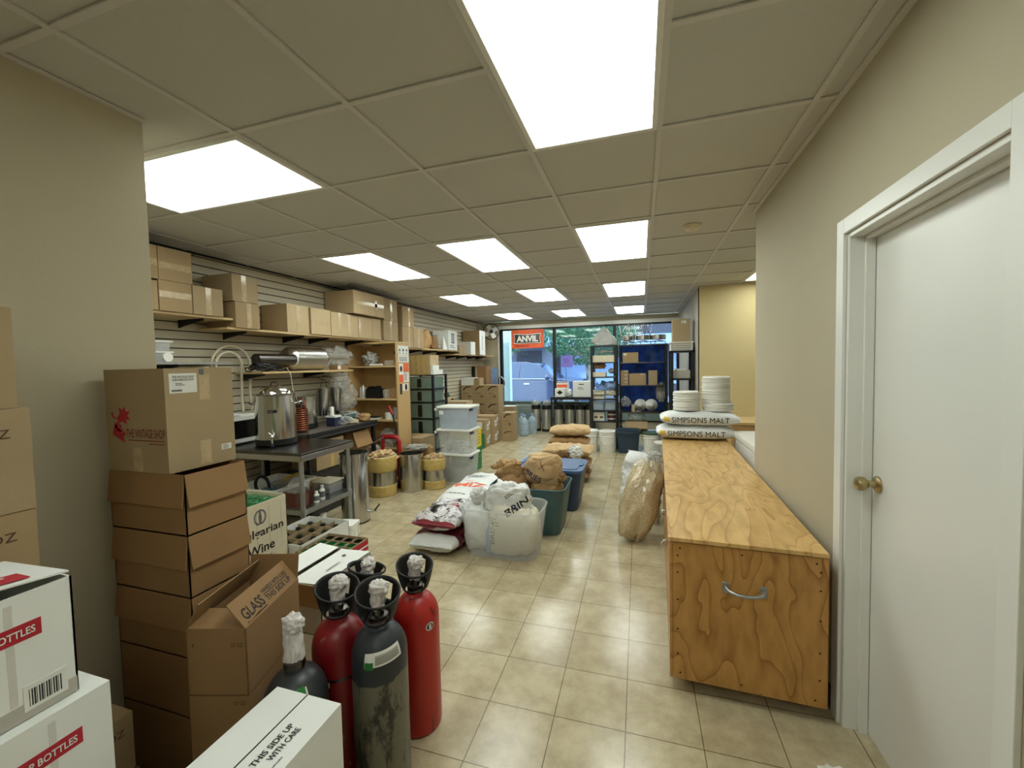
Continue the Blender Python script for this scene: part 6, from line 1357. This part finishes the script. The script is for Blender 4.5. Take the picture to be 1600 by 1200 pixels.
for k in range(2):
    b = MB(); b.lathe([(.07, 0), (.075, .005), (.075, .07), (.07, .078), (0, .078)], 'brown_pail', seg=24); b.lathe([(.0755, .02), (.0755, .045)], 'label_white', seg=24); misc('tin', ('lower', 'upper')[k]+' dark red tin on the narrow rack', 'tin', b, (-.53, 7.84, .502+.08*k), 40)
# wide rack load
carton('brown box with a white tag on the top level of the wide rack', -.32, -.05, 7.78, 8.1, 1.561, 1.74, 'card', (), deco=lambda d, fr: d.patch((-.12, fr['-y'][0][1], .13), (1, 0, 0), (0, 0, 1), .05, .03, 'label_white'))
for k in range(4): carton(('lowest', 'second', 'third', 'topmost')[k]+' flat brown box in the small pile on the wide rack', -.36, -.225, 7.79, 8.05, 1.156+.066*k, 1.220+.066*k, 'card', (), 'flat brown boxes on the wide rack', deco=lambda d, fr: d.patch((.0, fr['-y'][0][1], .045), (1, 0, 0), (0, 0, 1), .05, .008, 'label_white'))
carton('large brown box in the middle of the wide rack', -.21, .08, 7.79, 8.1, 1.156, 1.36, 'card', (), deco=lambda d, fr: d.patch((.05, fr['-y'][0][1], .185), (1, 0, 0), (0, 0, 1), .06, .01, 'label_white'))
carton('upright brown box at the right of the wide rack', .12, .27, 7.79, 8.05, 1.156, 1.41, 'card_olive', ())
for k, x in enumerate((-.02, .17)):
    b = MB(); b.lathe([(.105, 0), (.108, .012), (.10, .02), (.02, .16), (.016, .22), (.011, .22), (.012, .16)], 'white_plastic', seg=28); o = misc('funnel', ('left', 'right')[k]+' large translucent funnel lying on the wide rack', 'funnel', b, (x-.0, 8.02, .776), 50, group=None); o.rotation_euler = (PI/2, 0, 0); 
carton('small tan box beside the funnels on the wide rack', -.17, -.115, 7.80, 7.95, .666, .79, 'card_light', ())
b = MB(); b.blob((0, 0, .08), .09, .12, .10, 'clear_film', 7, .4, 3, flat=-.075); misc('plastic_bag', 'small clear bag at the left of the funnel level', 'bag', b, (-.275, 7.96, .745), 180)
b = MB(); b.blob((0, 0, .17), .08, .12, .18, 'cloudy_film', 8, .35, 3, flat=-.165); misc('plastic_bag', 'tall cloudy bag at the right of the funnel level', 'bag', b, (.335, 7.96, .835), 180)
b = MB(); b.taper(-.05, .05, -.08, .08, 0, .15, .008, 'tub_clear', True, .003, .02); 
t = open_box('open brown carton with its flaps spread on the wide rack bottom', -.26, .10, 7.72, 7.98, .291, .50, 'card', (('-y', -50, .15), ('-x', -35, .14)), name='cardboard_box')
b = MB(); b.blob((0, 0, .1), .14, .1, .10, 'clear_film', 8, .35, 3); misc('plastic_bag', 'film bag sticking out of the open brown carton', 'bag', b, (-.08, 7.86, .48), 180)
b = MB(); vs = []; fs = []; n, q = 30, 24
for i in range(n+1):
    for j in range(q+1): u, v = i/n, j/q; vs.append((-.44+.88*u, .03*noise.noise(Vector((u*5, v*4, 3)))+.02*math.sin(u*14), 1.28*v))
for i in range(n):
    for j in range(q): a = i*(q+1)+j; fs.append((a, a+q+1, a+q+2, a+1))
b.add(vs, fs, 'tarp'); tag(b.build('blue_tarp', loc=(.03, 8.26, .62), smooth=180, solid=.002), 'dark blue plastic sheet hung behind the wide rack', 'tarp')
def burner(x, label, flip):
    t = thing('gas_burner', label, 'burner', (x, 7.95, 1.882)); b = MB()
    b.tube([(.125*math.cos(a), .125*math.sin(a), .05) for a in [2*PI*i/28 for i in range(28)]], .006, 'chrome', 6, closed=True)
    for k in range(4): a = PI/2*k+.4; b.tube([(0, 0, .07), (.13*math.cos(a), .13*math.sin(a), .05), (.14*math.cos(a), .14*math.sin(a), .006)], .006, 'chrome', 6)
    b.build('burner_base', t, smooth=60)
    b = MB(); b.lathe([(.11, .08), (.13, .08), (.13, .16), (.122, .165), (.122, .085)], 'steel', seg=32); b.build('wind_screen', t, smooth=40)
    if flip:
        b = MB()
        for k in range(4):
            a = PI/2*k+.2; c, s_ = math.cos(a), math.sin(a); b.tube([(.12*c, .12*s_, .16), (.05*c-.03*s_, .05*s_+.03*c, .34)], .006, 'chrome', 6); b.tube([(.12*c, .12*s_, .16), (.15*c+.02*s_, .15*s_-.02*c, .36)], .006, 'chrome', 6)
        b.tube([(.10*math.cos(a), .10*math.sin(a), .345) for a in [2*PI*i/20 for i in range(20)]], .005, 'chrome', 6, closed=True); b.build('burner_legs', t, smooth=60)
burner(-.23, 'left steel burner stand with legs up on the wide rack', True); burner(.04, 'middle steel burner stand with legs up on the wide rack', True); burner(.295, 'right steel burner stand without raised legs on the wide rack', False)
# corner rack load
b = MB(); hx, hy = .155, .17
b.box(-hx, hx, -hy, hy, 0, .006, 'white_plastic')
for i in range(13):
    x = -hx+2*hx*i/12
    for s_ in (-1, 1): b.box(x-.004, x+.004, s_*hy-.003, s_*hy+.003, 0, .12, 'white_plastic')
for i in range(13):
    y = -hy+2*hy*i/12
    for s_ in (-1, 1): b.box(s_*hx-.003, s_*hx+.003, y-.004, y+.004, 0, .12, 'white_plastic')
for z in (.03, .06, .09):
    for s_ in (-1, 1): b.box(-hx, hx, s_*hy-.003, s_*hy+.003, z-.004, z+.004, 'white_plastic'); b.box(s_*hx-.003, s_*hx+.003, -hy, hy, z-.004, z+.004, 'white_plastic')
for s_ in (-1, 1): b.box(-hx-.02, hx+.02, s_*hy-.012, s_*hy+.012, .12, .135, 'white_plastic'); b.box(s_*hx-.014, s_*hx+.014, -hy, hy, .12, .135, 'white_plastic')
misc('laundry_basket', 'white slotted basket on the corner rack', 'basket', b, (.605, 7.18, 1.731), 0)
carton('tall brown box standing in the white basket', .475, .735, 7.06, 7.30, 1.738, 2.225, 'card_olive', (), deco=lambda d, fr: (d.patch((.0, fr['-y'][0][1], .42), (1, 0, 0), (0, 0, 1), .07, .04, 'label_white'), d.bars((.005, fr['-y'][0][1]-.001, .425), (1, 0, 0), (0, 0, 1), .055, .03, 2, 'ink')))
carton('brown box on the upper level of the corner rack', .49, .73, 7.05, 7.33, 1.42, 1.60, 'card', ()) if False else None
carton('grey box on the corner rack', .50, .73, 7.03, 7.33, 1.296, 1.42, 'grey_board', ()); b = MB(); b.box(-.09, .07, -.12, .12, 0, .02, 'label_white'); misc('paper_stack', 'white papers on the grey box of the corner rack', 'papers', b, (.60, 7.17, 1.421), 0)
b = MB(); b.taper(-.12, .12, -.13, .13, 0, .17, .01, 'tub_bluish', False, 0, .02); misc('plastic_tub', 'bluish tub on the lower level of the corner rack', 'tub', b, (.615, 7.18, .771), 40)
# pails in front of the racks
pail0 = None
def pail(x, y, label, lid='white_plastic', body='white_plastic', s_=1):
    t = thing('pail', label, 'pail', (x, y, 0), 0, 'pails before the racks'); r = .15*s_; h = .37*s_
    b = MB(); b.lathe([(r*.86, 0), (r*.87, .004), (r*.96, h*.74), (r*1.02, h*.75), (r*1.02, h*.77), (r*.97, h*.78), (r*.98, h*.85), (r*1.03, h*.86), (r*1.03, h*.88), (r*.99, h*.89), (r, h*.97), (0, h*.97)], body, seg=36); b.build('pail_body', t, smooth=35)
    b = MB(); b.lathe([(r*1.04, h*.93), (r*1.06, h*.95), (r*1.06, h), (r*.98, h+.006), (r*.94, h), (0, h)], lid, seg=36); b.build('pail_lid', t, smooth=35)
    b = MB(); b.tube([(r*1.0*math.cos(a), -abs(r*1.06*math.sin(a)), h*.78-abs(.16*s_*math.sin(a))) for a in [PI*i/14 for i in range(15)]], .0028, 'galv', 6); b.build('pail_handle', t, smooth=60)
pail(-.575, 7.42, 'white pail right beside the slate blue tote'); pail(-.89, 7.46, 'white pail half hidden behind the brown sacks'); pail(.16, 7.38, 'white pail with a green lid behind the leaning sacks', 'green_lid')
pail(.31, 6.86, 'short clear white pail near the cart end', 'label_white', 'tub_clear', .82)
t = thing('storage_tote', 'slate blue lidded tote on the floor before the wide rack', 'tote', (-.225, 7.45, 0)); b = MB(); b.taper(-.19, .19, -.14, .14, 0, .35, .03, 'slate_blue', False, 0, .04); b.build('tote_body', t, smooth=40)
b = MB(); b.taper(-.212, .212, -.16, .16, .35, .395, -.0, 'slate_blue', False, 0, .04); b.taper(-.17, .17, -.12, .12, .395, .41, .0, 'slate_blue', False, 0, .03); b.box(-.07, .07, -.175, -.15, .33, .37, 'slate_blue'); b.build('tote_lid', t, smooth=40)
